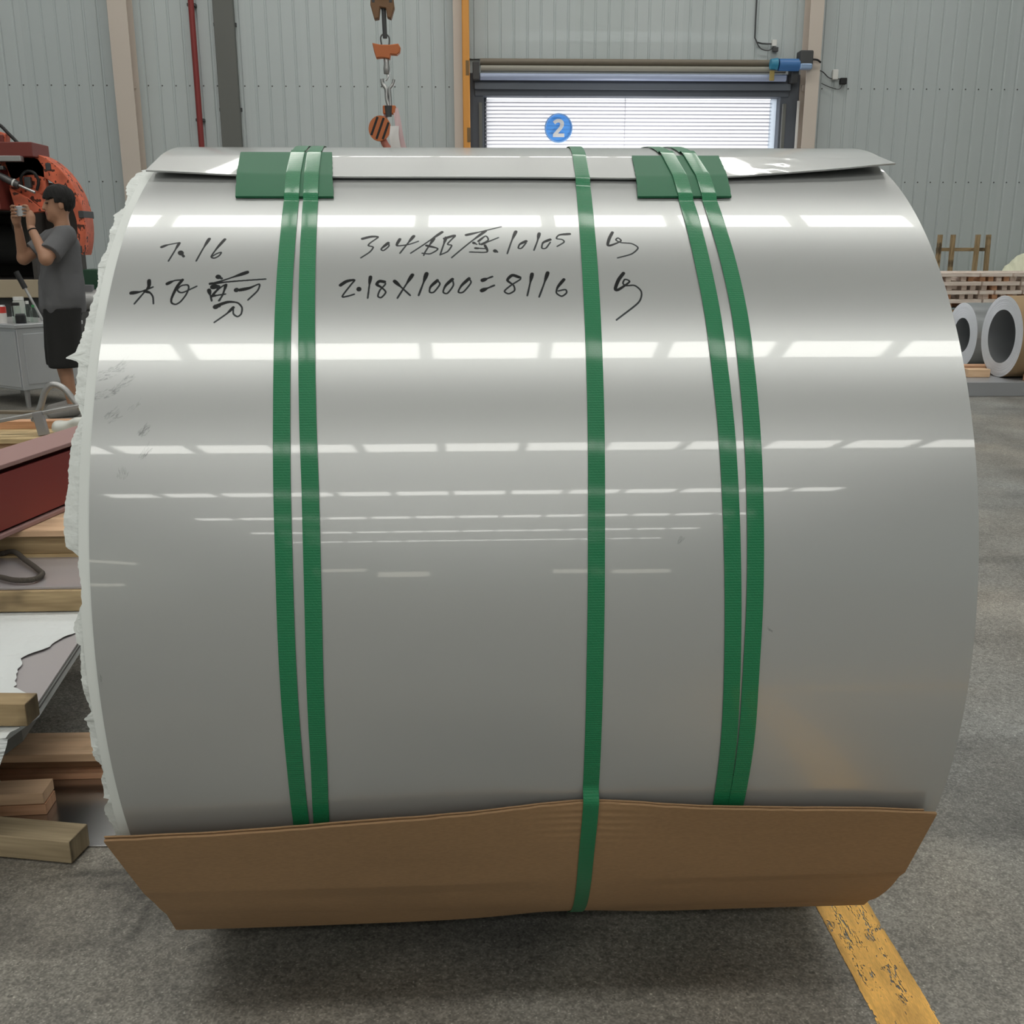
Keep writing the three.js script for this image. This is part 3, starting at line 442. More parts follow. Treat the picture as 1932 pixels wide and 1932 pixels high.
// green straps with a pressed weave, and the green pads under the pairs
{
  const weave = dataTex(64, 64, (u, v) => { const k = 0.5 + 0.25 * Math.sin(u * Math.PI * 16) * Math.sin(v * Math.PI * 16 + (Math.floor(u * 16) % 2) * Math.PI) + 0.2 * (hash(Math.floor(u * 16), Math.floor(v * 16), 5) - 0.5); return [k, k, k]; }, false);
  const green = phys([0.014, 0.19, 0.078], 0.4, 0, { bumpMap: weave, bumpScale: 0.0007, specularIntensity: 0.5, clearcoat: 0.35, clearcoatRoughness: 0.1 });
  weave.repeat.set(0.8, 1 / 0.024);
  const S = {
    A: [[73.2, -0.3145], [61.4, -0.3058], [52.5, -0.3005], [36.7, -0.2938], [28, -0.2903], [19.7, -0.2884], [13.3, -0.2869], [7.1, -0.2869], [-11.9, -0.2884], [-20, -0.2905]],
    B: [[73.3, -0.2918], [61.4, -0.2815], [52.5, -0.2755], [36.7, -0.2658], [27.9, -0.2614], [19.6, -0.2569], [13.3, -0.256], [7.1, -0.2558], [-12, -0.2605], [-20.1, -0.2661]],
    C: [[72.1, 0.078], [65.2, 0.0751], [55.1, 0.071], [46.9, 0.0686], [36.5, 0.0662], [26.5, 0.0642], [15.1, 0.0616], [0.7, 0.0605], [-16.9, 0.0617], [-26.3, 0.0614], [-47, 0.0686]],
    D: [[72.2, 0.2035], [60.9, 0.205], [55.1, 0.2059], [46.9, 0.2072], [39.2, 0.2101], [32.5, 0.2109], [26.4, 0.2131], [19.4, 0.2142], [12.7, 0.2155], [6.4, 0.2172], [0.4, 0.219], [-9.5, 0.2227], [-19.2, 0.2239]],
    E: [[72.2, 0.2341], [60.9, 0.2362], [55.1, 0.2365], [46.9, 0.2396], [39.2, 0.2425], [32.5, 0.2422], [26.4, 0.2426], [19.4, 0.2423], [12.6, 0.242], [6.3, 0.2419], [0.4, 0.2409], [-9.6, 0.2432], [-19.3, 0.2424]],
  };
  const names = { A: 'outer strap of the pair by the date', B: 'inner strap of the pair by the date', C: 'single strap running over the cardboard', D: 'inner strap of the pair on the plain side', E: 'outer strap of the pair on the plain side' };
  for (const [k, tab] of Object.entries(S)) {
    const T = tab.slice().reverse(), lo = T[0][0], hi = T[T.length - 1][0], slope = (T[T.length - 1][1] - T[T.length - 2][1]) / (hi - T[T.length - 2][0]);
    const xt = d => d < lo ? T[0][1] : d <= hi ? lerpTable(T, d) : d > hi && d < 100 ? T[T.length - 1][1] + slope * (d - hi) : mix(T[T.length - 1][1] + slope * (100 - hi), T[0][1], clamp((d - 100) / (360 + lo - 100)));
    const xc = d => (xt(d - 3) + xt(d) * 2 + xt(d + 3)) / 4;                // softens the corners of the measured path
    const lift = (d, x) => {
      let h = 0.0012; const e = smoothTable(LAP_EDGE, x);
      if (d > 59 && d < 160) h = Math.max(h, d < 75 && onPad(d, x) ? padD(d, x) + 0.0012 : d >= e - 0.1 ? lapD(d, x) + 0.0012 : mix(0.0012, lapD(e, x) + 0.0012, sstep(e - 2.2, e - 0.1, d)));
      if (k === 'C' && (d < -15.5 || d > 255)) { const dd = d > 200 ? d - 360 : d; h = mix(0.0012, cardD(Math.min(dd, -17.2), x) + 0.0046, sstep(-15.5, -17.2, dd)); }
      if (k === 'E' && d < -2) h += 0.001 * sstep(-2, -8, d);
      return h;
    };
    const degs = [...range(-90, 100, 380), ...range(100, 270, 100).slice(1)], w = 0.0192 / 2;
    const f = up => (s, d0) => { const d = d0 > 270 ? d0 - 360 : d0, q = d < lo ? d + 360 : d, x = xc(q > 269 && d < lo ? q : d) + s * w; return polar(x, d, R + lift(d, xc(q)) + (up ? 0.0009 - (Math.abs(s) > 0.9 ? 0.00025 : 0) : 0)); };
    part('strap', plate([-1, -0.88, 0, 0.88, 1], degs, f(true), f(false), (s, d) => [s * 0.5 + 0.5, d * D2R * R]), green, coil, names[k]);
  }
  const padMat = phys([0.016, 0.135, 0.062], 0.5, 0, { specularIntensity: 0.6 });
  PADS.forEach(([l, r], i) => {
    const vs = range(60.0, i ? 72.6 : 74.0, 40), X = (t, d) => mix(lerpTable(l, d), lerpTable(r, d), t) + 0.0008 * (noise(d * 2, t * 3, 6) - 0.5);
    part('pad', plate(range(0, 1, 16), vs, (t, d) => polar(X(t, d), d, R + padD(d, X(t, d))), (t, d) => polar(X(t, d), d, R + Math.max(0.0004, padD(d, X(t, d)) - 0.0028)), (t, d) => [t, d / 60]), padMat, coil, 'dark green plastic pad under the strap pair');
  });
}
// kraft board under the coil
{
  const kraft = std(0xffffff, 0.8, 0, { map: dataTex(512, 512, (u, v) => { const k = 0.97 + (fbm(u * 5, v * 5, 4, 4, 5, 5) - 0.5) * 0.10 + (noise(u * 256, v * 256, 8, 256, 256) - 0.5) * 0.07; return [0.625 * k, 0.50 * k, 0.365 * k]; }), bumpMap: dataTex(256, 256, (u, v) => { const k = 0.5 + 0.12 * Math.sin(u * Math.PI * 160) + (noise(u * 64, v * 64, 4, 64, 64) - 0.5) * 0.4; return [k, k, k]; }, false), bumpScale: 0.00025 });
  const L = d => lerpTable([[-57, -0.530], [-45, -0.512], [-33, -0.508], [-20, -0.5206]], d), Rr = d => lerpTable([[-57, 0.520], [-45, 0.503], [-33, 0.493], [-20, 0.4895]], d);
  const ang = (x, v) => mix(smoothTable(CARD_TOP, x, 0.05), -56, v) + (v < 0.001 ? 0.12 * (noise(x * 60, 4, 3) - 0.5) : 0);
  const X = (t, v) => mix(L(mix(-20, -56, v)), Rr(mix(-20, -56, v)), t);
  const P = off => (t, v) => { const x = X(t, v), d = ang(x, v); return polar(x, d, R + cardD(d, x) + off); };
  const card = thing('cardboard_sheet', 'brown kraft cardboard sheet held against the underside of the coil', 'cardboard', COIL_AT); card.scale.setScalar(COIL_SIZE);
  part('board', plate(range(0, 1, 220), [...range(0, 0.3, 90), ...range(0.3, 1, 60).slice(1)], P(0.0036), P(0.0004), (t, v) => [X(t, v), v * 0.84]), kraft, card);
  part('board_layer', plate(range(0, 1, 60), range(0.0, 0.3, 10), (t, v) => { const x = X(t, v) * 0.985 - 0.008, d = ang(x, v) + 0.12 + 0.4 * (noise(x * 5, 2, 9)) * sstep(0.1, -0.5, x); return polar(x, d, R + cardD(ang(x, v), x) - 0.0002); }, (t, v) => { const x = X(t, v) * 0.985 - 0.008, d = ang(x, v) + 0.12 + 0.4 * (noise(x * 5, 2, 9)) * sstep(0.1, -0.5, x); return polar(x, d, R + cardD(ang(x, v), x) - 0.0022); }, (t, v) => [X(t, v), v]), kraft, card, 'second layer of board showing along the upper edge');
}

// ------------------------------------------------------------------ timber, sheets and scrap beside the coil
{
  const batten = (label, m, w, h, d, x1, y0, zf, turn = 0, cat = 'timber', name = 'timber_batten', group) => {      // right end x1, front z zf
    const g = bx(w, h, d, -w / 2, h / 2, -d / 2, Math.min(h, d) * 0.06), p = g.attributes.position;
    const s = single(name, g, m, label, cat, [x1, y0, zf], turn, group); return s;
  };
  single('steel_sheet', bx(0.88, 0.004, 0.49, 0, 0.002, 0, 0.001), phys([0.5, 0.5, 0.51], 0.22, 1), 'thin shiny steel sheet lying flat on the floor under the battens', 'steel sheet', [-1.24, 0.0006, -0.518]);
  batten('weathered grey brown timber block lying alone in front on the floor', M.greywood, 0.42, 0.052, 0.07, -0.921, 0.0052, -0.207, -0.19, 'timber', 'timber_block');
  batten('short reddish batten, lower one of a pair on the shiny sheet', M.redpine, 0.6, 0.026, 0.062, -1.05, 0.0048, -0.402, 0.05);
  batten('short tan batten, upper one of a pair on the shiny sheet', M.pine, 0.6, 0.027, 0.066, -1.051, 0.0345, -0.398, 0.05);
  single('timber_spacer', bx(0.5, 0.004, 0.05, -0.25, 0.002, -0.025, 0), M.brownwood, 'thin dark wood strip between the paired reddish battens', 'timber', [-1.07, 0.0308, -0.41], 0.05);
  batten('long pinkish plank, lowest of the stack behind the battens', M.redpine, 0.78, 0.016, 0.10, -0.9, 0.0048, -0.558);
  batten('narrow dark plank set back in the middle of the plank stack', M.brownwood, 0.78, 0.028, 0.07, -0.9, 0.0212, -0.585);
  batten('long pale pink plank on top of the low plank stack', M.pine, 0.78, 0.02, 0.115, -0.9, 0.0496, -0.56, -0.01);
  // raised pack of sheets, half covered with torn paper
  const film = std([0.40, 0.375, 0.385], 0.5), edge = std([0.62, 0.64, 0.65], 0.4, 0.5), paper = std([0.70, 0.735, 0.74], 0.85, 0, { side: THREE.DoubleSide, bumpMap: dataTex(256, 256, (u, v) => { const k = fbm(u * 4, v * 4, 61, 4, 4, 4); return [k, k, k]; }, false, 3, 3), bumpScale: 0.012 });
  const outline = (o, f) => [[-2.3, -1.02], [-1.10 + o, -1.02], [-1.02 + o, -0.37], [-1.055 + o, -0.20 + f], [-2.3, -0.20 + f]].map(([x, z]) => [x, -z]);
  const slab = (o, f, y0, y1) => extr(outline(o, f), y1 - y0).rotateX(-Math.PI / 2).translate(0, y0, 0);
  const pack = thing('sheet_pack', 'raised pack of film covered steel sheets with a torn paper cover', 'sheet pack');
  part('lower_sheets', slab(-0.045, 0, 0.205, 0.235), std([0.16, 0.165, 0.16], 0.5, 0.4), pack);
  part('pack_paper', slab(-0.004, 0, 0.262, 0.283), paper, pack); part('sheet', slab(0.001, 0, 0.2832, 0.2865), M.darksteel, pack); part('sheet', slab(0, 0, 0.2868, 0.2915), edge, pack); part('sheet', slab(-0.001, 0, 0.2918, 0.2945), M.darksteel, pack); part('top_sheet', slab(0, 0, 0.2948, 0.2995), film, pack, 'top sheet under lavender grey film');
  part('spacer', slab(-0.2, -0.2, 0.235, 0.262), M.oldwood, pack);
  const rag = (z, k) => 0.012 * (noise(z * 60, k, 5) - 0.5) + 0.02 * (noise(z * 14, k, 8) - 0.5);
  const edgeX = z => lerpTable([[-1.0, -1.09], [-0.885, -1.10], [-0.76, -1.089], [-0.665, -1.112], [-0.646, -1.123], [-0.60, -1.155], [-0.43, -1.10], [-0.37, -1.016], [-0.3, -1.0], [-0.19, -1.01]], z);
  const crumple = (x, z) => 0.005 * fbm(x * 9, z * 9, 15, 3) + 0.004 * sstep(0.03, 0, edgeX(z) - x) * noise(z * 40, x * 40, 2);
  part('torn_paper', sheet(range(0, 1, 40), range(-0.19, -0.99, 90), (t, z) => { const x = mix(-2.3, edgeX(z) + rag(z, 1), t ** 0.6); return [x, 0.3005 + crumple(x, z), z]; }, (t, z) => [t, z]), paper, pack, 'crumpled white cover paper');
  part('torn_paper', sheet(range(0, 1, 36), range(0, 1, 20), (t, v) => { const x = mix(-2.3, -1.01 - 0.02 * v + rag(t * 0.6, 3) * v, t ** 0.6), l = 0.075 + 0.045 * sstep(-1.0, -1.1, x) + 0.012 * noise(x * 22, 1, 4); return [x + 0.004 * Math.sin(v * 5 + x * 30), 0.3035 - v * l, -0.19 + 0.014 * Math.sin(v * 2.5) + 0.008 * noise(x * 12, v * 3, 7)]; }, (t, v) => [t, v]), paper, pack, 'white paper hanging over the front of the pack');
  for (const [x, z, l, where] of [[-1.45, -0.70, 0.3, 'back'], [-1.75, -0.22, 0.75, 'front']]) batten(`thick timber bearer under the ${where} of the raised sheet pack`, M.oldwood, 0.09, 0.2045, l, x, 0.0006, z, 0, 'timber', 'timber_bearer', 'bearers under the sheet pack');
  batten('short old wood block lying on the torn white paper', M.oldwood, 0.5, 0.05, 0.055, -0.985, 0.3075, -0.232, -0.06, 'timber', 'timber_block');
  batten('tan timber lying across the back of the papered sheet pack', M.oldwood, 1.2, 0.058, 0.05, -1.06, 0.306, -0.912);
  batten('hidden tan timber carrying the lavender sheet', M.oldwood, 1.2, 0.058, 0.05, -1.3, 0.306, -0.965);
  single('film_sheet', bx(1.25, 0.008, 0.36, -0.625, 0.004, -0.18, 0.001), phys([0.36, 0.335, 0.345], 0.3, 0, { clearcoat: 0.6, clearcoatRoughness: 0.15 }), 'flat lavender grey film covered sheet with the rope on it', 'steel sheet', [-1.08, 0.3645, -0.925]);
  single('rope', tube([[-1.62, 0.385, -1.10], [-1.54, 0.385, -1.16], [-1.452, 0.386, -1.185], [-1.421, 0.392, -1.19], [-1.345, 0.388, -1.109], [-1.284, 0.384, -1.039], [-1.255, 0.384, -0.995], [-1.262, 0.384, -0.951], [-1.305, 0.384, -0.948], [-1.36, 0.384, -0.977], [-1.48, 0.384, -1.03]], 0.0075, 120, 10), std([0.10, 0.085, 0.07], 0.9, 0, { bumpMap: dataTex(64, 64, (u, v) => { const k = 0.5 + 0.5 * Math.sin((u * 8 + v) * Math.PI * 2); return [k, k, k]; }, false, 30, 2), bumpScale: 0.002 }), 'dark brown rope looped on the lavender sheet', 'rope');
  batten('squared brown timber under the wide board', M.oldwood, 1.2, 0.056, 0.06, -1.2, 0.3785, -1.205);
  batten('pale thin lath under the squared brown timber', M.palewood, 1.2, 0.006, 0.085, -1.2, 0.3725, -1.19);
  single('wide_board', bx(1.1, 0.018, 0.72, -0.55, 0.009, -0.36, 0.002), M.pine, 'wide tan board carrying the red steel beam', 'board', [-1.21, 0.4348, -1.19]);
  batten('squared timber under the back of the wide board', M.oldwood, 1.2, 0.41, 0.08, -1.25, 0.0, -1.78, 0, 'timber', 'timber_bearer');
  // red I-beam
  const b = thing('steel_beam', 'dark red painted steel I-beam lying on the wide board', 'steel beam', [-1.395, 0.4535, -1.13], -0.19);
  const worn = std([0.34, 0.20, 0.19], 0.6);
  part('web', bx(0.012, 0.18, 2.6, -0.075, 0.105, -0.9, 0.001), M.redpaint, b);
  part('flange', bx(0.15, 0.014, 2.6, -0.075, 0.2, -0.9, 0.003), worn, b, 'top flange with worn pinkish grey paint'); part('flange', bx(0.15, 0.014, 2.6, -0.075, 0.0072, -0.9, 0.003), worn, b);
  part('side_plate', bx(0.01, 0.158, 2.3, -0.012, 0.1, -0.9, 0.002), M.redpaint, b);
  part('stop_block', bx(0.05, 0.07, 0.22, -0.02, 0.243, -0.62, 0.006), M.redpaint, b);
  // pale boards, bent frame and a plastic roll behind the beam
  batten('pale plank, top one of the stack behind the red beam', M.palewood, 1.4, 0.02, 0.42, -1.62, 0.42, -2.74, 0.02, 'timber', 'timber_plank');
  batten('tan plank, under the pale plank behind the red beam', M.pine, 1.4, 0.418, 0.38, -1.64, 0.0, -2.78, 0.02, 'timber', 'timber_crate');
  batten('tan timber lying on the pale plank behind the red beam', M.redpine, 1.0, 0.035, 0.07, -1.86, 0.4405, -2.99, 0.03, 'timber', 'timber_plank');
  const fr = thing('bent_frame', 'bent grey steel frame standing on the pale plank', 'frame', [-1.95, 0.4425, -2.83]);
  part('bent_tube', tube([[-0.09, 0.05, -0.05], [-0.055, 0.11, -0.05], [-0.02, 0.19, -0.05], [0.012, 0.215, -0.05], [0.055, 0.2, -0.05], [0.1, 0.14, -0.05], [0.14, 0.09, -0.05]], 0.014, 40, 10), M.galv, fr);
  part('upright', bx(0.042, 0.105, 0.03, -0.03, 0.0525, 0.02, 0.003, [0, 0, 0.16]), std([0.33, 0.33, 0.34], 0.5, 0.4), fr);
  part('bar', bx(0.5, 0.016, 0.03, 0.02, 0.105, 0.0, 0.003, [0, 0.2, 0.16]), M.galv, fr); part('bar', bx(0.34, 0.014, 0.03, -0.2, 0.098, -0.02, 0.003, [0, 0, -0.02]), std([0.2, 0.17, 0.13], 0.6, 0.4), fr);
  single('plastic_roll', fieldMesh((x, y, z) => smin(capsule([x, y, z], [-0.06, 0.035, 0], [0.1, 0.062, -0.02], 0.03, 0.026), capsule([x, y, z], [-0.03, 0.05, 0.01], [0.09, 0.08, 0], 0.014, 0.012), 0.01) + 0.004 * Math.sin(x * 70 + y * 40), [-0.12, -0.01, -0.07], [0.15, 0.12, 0.06], 0.006), std([0.68, 0.70, 0.66], 0.35), 'crumpled roll of white plastic film beside the bent frame', 'plastic roll', [-1.84, 0.4415, -2.79]);
}
// ------------------------------------------------------------------ decoiler, cabinet and bench goods at the back left
{
  const orange = std(0xffffff, 0.5, 0, { map: dataTex(256, 256, (u, v) => { const n = fbm(u * 8, v * 8, 3, 5, 8, 8), s = noise(u * 40, v * 40, 8, 40, 40), w = n > 0.56 && s > 0.66 ? 0.35 : 1, k = 0.95 + (n - 0.5) * 0.4; return [0.86 * k * w, 0.43 * k * w, 0.31 * k * w]; }, true, 1.2, 1.2) });
  const dred = std([0.18, 0.035, 0.028], 0.5), G = ([a, b]) => [a * 0.005, b * 0.00483];        // drawn on a 5 mm grid, origin at the axle plate
  const m = thing('decoiler', 'orange decoiler machine with a big curved guard behind the person', 'machine', [-4.5, 0, -8.5]);
  const Y0 = 1.566, up = g => g.translate(0, Y0, 0);
  const ringO = [], ringI = []; for (let a = -26; a <= 112; a += 6) { ringO.push([0.62 * Math.cos(a * D2R), 0.64 * Math.sin(a * D2R)]); ringI.push([(0.535 - 0.0009 * Math.max(0, a)) * Math.cos(a * D2R), (0.535 - 0.0011 * Math.max(0, a)) * Math.sin(a * D2R)]); }
  part('curved_guard', extr([...ringO, ...ringI.reverse()], 0.22, 0.006).scale(0.8, 1, 1).translate(0.27, 1.46, -0.16), orange, m, 'curved orange guard with worn paint');
  for (const [a, r] of [[8, 0.6], [-24, 0.58], [62, 0.58]]) part('guard_bolt', bx(0.05, 0.07, 0.28, r * 0.8 * Math.cos(a * D2R), r * Math.sin(a * D2R), 0.1, 0.01).translate(0.27, 1.46, -0.16), M.dark, m);
  part('front_plate', up(extr([[-60, 95], [66, 103], [80, 98], [88, 84], [88, 42], [76, 34], [84, 2], [45, 0], [34, 16], [26, 36], [14, 62], [-60, 66]].map(G), 0.06, 0.006)), orange, m, 'orange front plate with worn paint');
  part('lower_arm', up(extr([[28, 42], [60, 24], [84, 2], [46, -4], [34, 12]].map(G), 0.1, 0.006)).translate(0, 0, 0.04), orange, m);
  part('top_box', bx(0.82, 0.13, 0.4, 0.0, 2.115, 0.0, 0.01), dred, m); part('side_box', bx(0.6, 0.38, 0.5, -0.19, 1.77, 0.06, 0.01), dred, m);
  part('rail', bx(0.7, 0.05, 0.08, -0.03, 2.03, 0.22, 0.006), M.galv, m); part('rail', bx(0.5, 0.035, 0.06, -0.1, 1.95, 0.22, 0.006), M.darksteel, m);
  part('lifting_lug', up(extr([[8, 122], [10, 140], [20, 146], [28, 142], [26, 128], [30, 122]].map(G), 0.1, 0.005)), orange, m);
  part('lug_base', bx(0.12, 0.1, 0.16, 0.07, 2.2, 0.05, 0.01), dred, m);
  part('hose', tube([[-0.1, 2.32, 0.05], [0.0, 2.365, 0.05], [0.08, 2.34, 0.05], [0.16, 2.26, 0.06], [0.25, 2.17, 0.08]], 0.016, 40, 8), M.black, m);
  part('hose', tube([[0.24, 1.78, 0.1], [0.25, 1.88, 0.12], [0.31, 1.93, 0.12], [0.375, 1.91, 0.12], [0.4, 1.84, 0.11], [0.37, 1.76, 0.1]], 0.014, 40, 8), M.black, m);
  part('cylinder', rod([0.09, 1.885, 0.22], [0.26, 1.80, 0.22], 0.033, 16), M.darksteel, m); part('piston', rod([0.26, 1.80, 0.22], [0.4, 1.735, 0.22], 0.014, 12), M.steel, m); part('cylinder_band', rod([0.212, 1.824, 0.22], [0.225, 1.818, 0.22], 0.036, 16), M.white, m);
  part('bracket', bx(0.06, 0.1, 0.05, 0.3, 1.83, 0.1, 0.008), M.dark, m); part('red_mark', bx(0.012, 0.06, 0.01, 0.1, 2.11, 0.205, 0.002, [0, 0, -0.4]), std([0.6, 0.3, 0.28], 0.5), m);
  const frame = std([0.055, 0.05, 0.046], 0.7); part('frame_back', bx(1.44, 1.0, 0.04, -0.48, 1.12, -1.3, 0.004), frame, m); part('frame_side', bx(0.04, 1.0, 1.3, 0.22, 1.12, -0.66, 0.004), frame, m); part('frame_side', bx(0.04, 1.0, 1.3, -1.18, 1.12, -0.66, 0.004), frame, m); part('frame_top', bx(1.40, 0.05, 1.3, -0.48, 1.6, -0.66, 0.004), frame, m); part('frame_shelf', bx(1.40, 0.05, 1.3, -0.48, 0.92, -0.66, 0.004), frame, m); part('shade_drum', cyl(0.2, 0.2, 1.2, -0.45, 1.27, -0.75, 32, [0, 0, Math.PI / 2]), std([0.03, 0.03, 0.03], 0.8), m, 'near-black drum added for the shaded inside of the machine'); part('shade_disc', cyl(0.36, 0.36, 0.2, 0.26, 1.5, -0.45, 32, [Math.PI / 2, 0, 0]), frame, m);  // drum and disc added near-black: their colour stands for the shaded machine interior
  part('front_panel', bx(1.2, 0.17, 0.06, -0.18, 0.86, 0.1, 0.01), std([0.42, 0.35, 0.25], 0.6), m, 'tan panel'); part('base', bx(1.6, 0.8, 0.7, -0.35, 0.4, -0.32, 0.01), M.dark, m);

  const c = thing('steel_cabinet', 'stainless steel cabinet on legs beside the person', 'cabinet', [-3.84, 0, -6.95], -0.62);
  const ss = std([0.62, 0.64, 0.67], 0.3, 0.6);
  part('body', bx(0.9, 0.49, 0.55, 0, 0.385, 0, 0.008), ss, c); part('top', bx(0.94, 0.03, 0.6, 0, 0.645, 0, 0.005), ss, c);
  for (const s of [-1, 1]) { const dr = part('door', bx(0.43, 0.44, 0.012, s * 0.22, 0.385, 0.281, 0.004), ss, c); part('handle', bx(0.016, 0.11, 0.02, s * 0.035, 0.43, 0.296, 0.005), M.steel, dr); } part('side_panel', bx(0.012, 0.40, 0.46, 0.455, 0.385, 0, 0.004), ss, c);
  for (const [x, z] of [[-0.4, -0.22], [0.4, -0.22], [-0.4, 0.22], [0.4, 0.22]]) part('leg', cyl(0.022, 0.018, 0.14, x, 0.07, z, 12), M.galv, c);
  const top = 0.661, glass = phys([0.9, 0.95, 0.92], 0.08, 0, { transmission: 1, thickness: 0, ior: 1.4 });
  const bottle = (x, z, h, r, label, m, capM, shape = 0) => { const s = thing(shape ? 'jar' : 'bottle', label, shape ? 'jar' : 'bottle', [x, top, z]); part('body', lathe(shape ? [[0, 0], [r, 0], [r, h * 0.78], [r * 0.85, h * 0.82]] : [[0, 0], [r, 0], [r, h * 0.62], [r * 0.4, h * 0.78], [r * 0.36, h * 0.9]], 20), m, s); part('cap', cyl(shape ? r * 0.9 : r * 0.42, shape ? r * 0.9 : r * 0.42, h * 0.14, 0, h * 0.9, 0, 16), capM, s); return s; };
  const can = thing('drink_can', 'red and white can at the edge of the steel cabinet', 'can', [-3.80, top, -6.62]); part('body', cyl(0.036, 0.036, 0.1, 0, 0.05, 0, 20), std([0.7, 0.68, 0.66], 0.4), can); part('red_band', cyl(0.0365, 0.0365, 0.05, 0, 0.105, 0, 20), std([0.6, 0.05, 0.04], 0.4), can); part('lid', cyl(0.03, 0.036, 0.012, 0, 0.136, 0, 20), M.steel, can);
  const box1 = single('paper_pack', bx(0.05, 0.09, 0.04, 0, 0.045, 0), std([0.28, 0.25, 0.5], 0.6), 'small violet packet beside the red can', 'packet', [-3.87, top, -6.62]);
  bottle(-3.72, -6.7, 0.16, 0.034, 'clear jar with a dark lid behind the red can', glass, M.black, 1); bottle(-3.66, -6.78, 0.17, 0.03, 'clear bottle with a white cap on the steel cabinet', glass, M.white); bottle(-3.60, -6.74, 0.14, 0.028, 'clear bottle with a green cap on the steel cabinet', glass, std([0.05, 0.3, 0.1], 0.4)); bottle(-3.76, -6.86, 0.2, 0.045, 'white plastic jar at the back of the steel cabinet', std([0.6, 0.62, 0.58], 0.4), M.white, 1);
  bottle(-3.66, -6.63, 0.075, 0.04, 'low black tin in front of the jars', M.black, M.dark, 1);
  const br = thing('hand_brush', 'dark brush leaning up out of the jars', 'brush', [-3.7, top, -6.9]); part('handle', rod([0.1, 0, 0], [-0.02, 0.26, -0.02], 0.011), M.galv, br); part('bristles', rod([-0.02, 0.26, -0.02], [-0.08, 0.39, -0.03], 0.022), M.black, br);
  const gm = thing('green_machine', 'dark green machine housing behind the person', 'machine', [-3.66, 0, -8.25]); part('housing', extr([[-0.16, 0], [-0.13, 0.78], [-0.1, 1.03], [0.05, 1.03], [0.12, 0.8], [0.2, 0.0]], 0.4, 0.01).translate(0, 0, -0.4), std([0.01, 0.05, 0.025], 0.45), gm); part('motor', cyl(0.1, 0.1, 0.2, 0.0, 0.76, 0.12, 24, [0, 0, Math.PI / 2]), M.galv, gm); part('motor_foot', bx(0.16, 0.67, 0.12, 0, 0.335, 0.12), M.darksteel, gm); part('terminal_box', bx(0.08, 0.07, 0.07, 0.02, 0.87, 0.14), std([0.14, 0.14, 0.15], 0.5), gm); part('lamp', cyl(0.02, 0.02, 0.03, -0.02, 0.9, 0.19, 16, [Math.PI / 2, 0, 0]), M.white, gm);
}

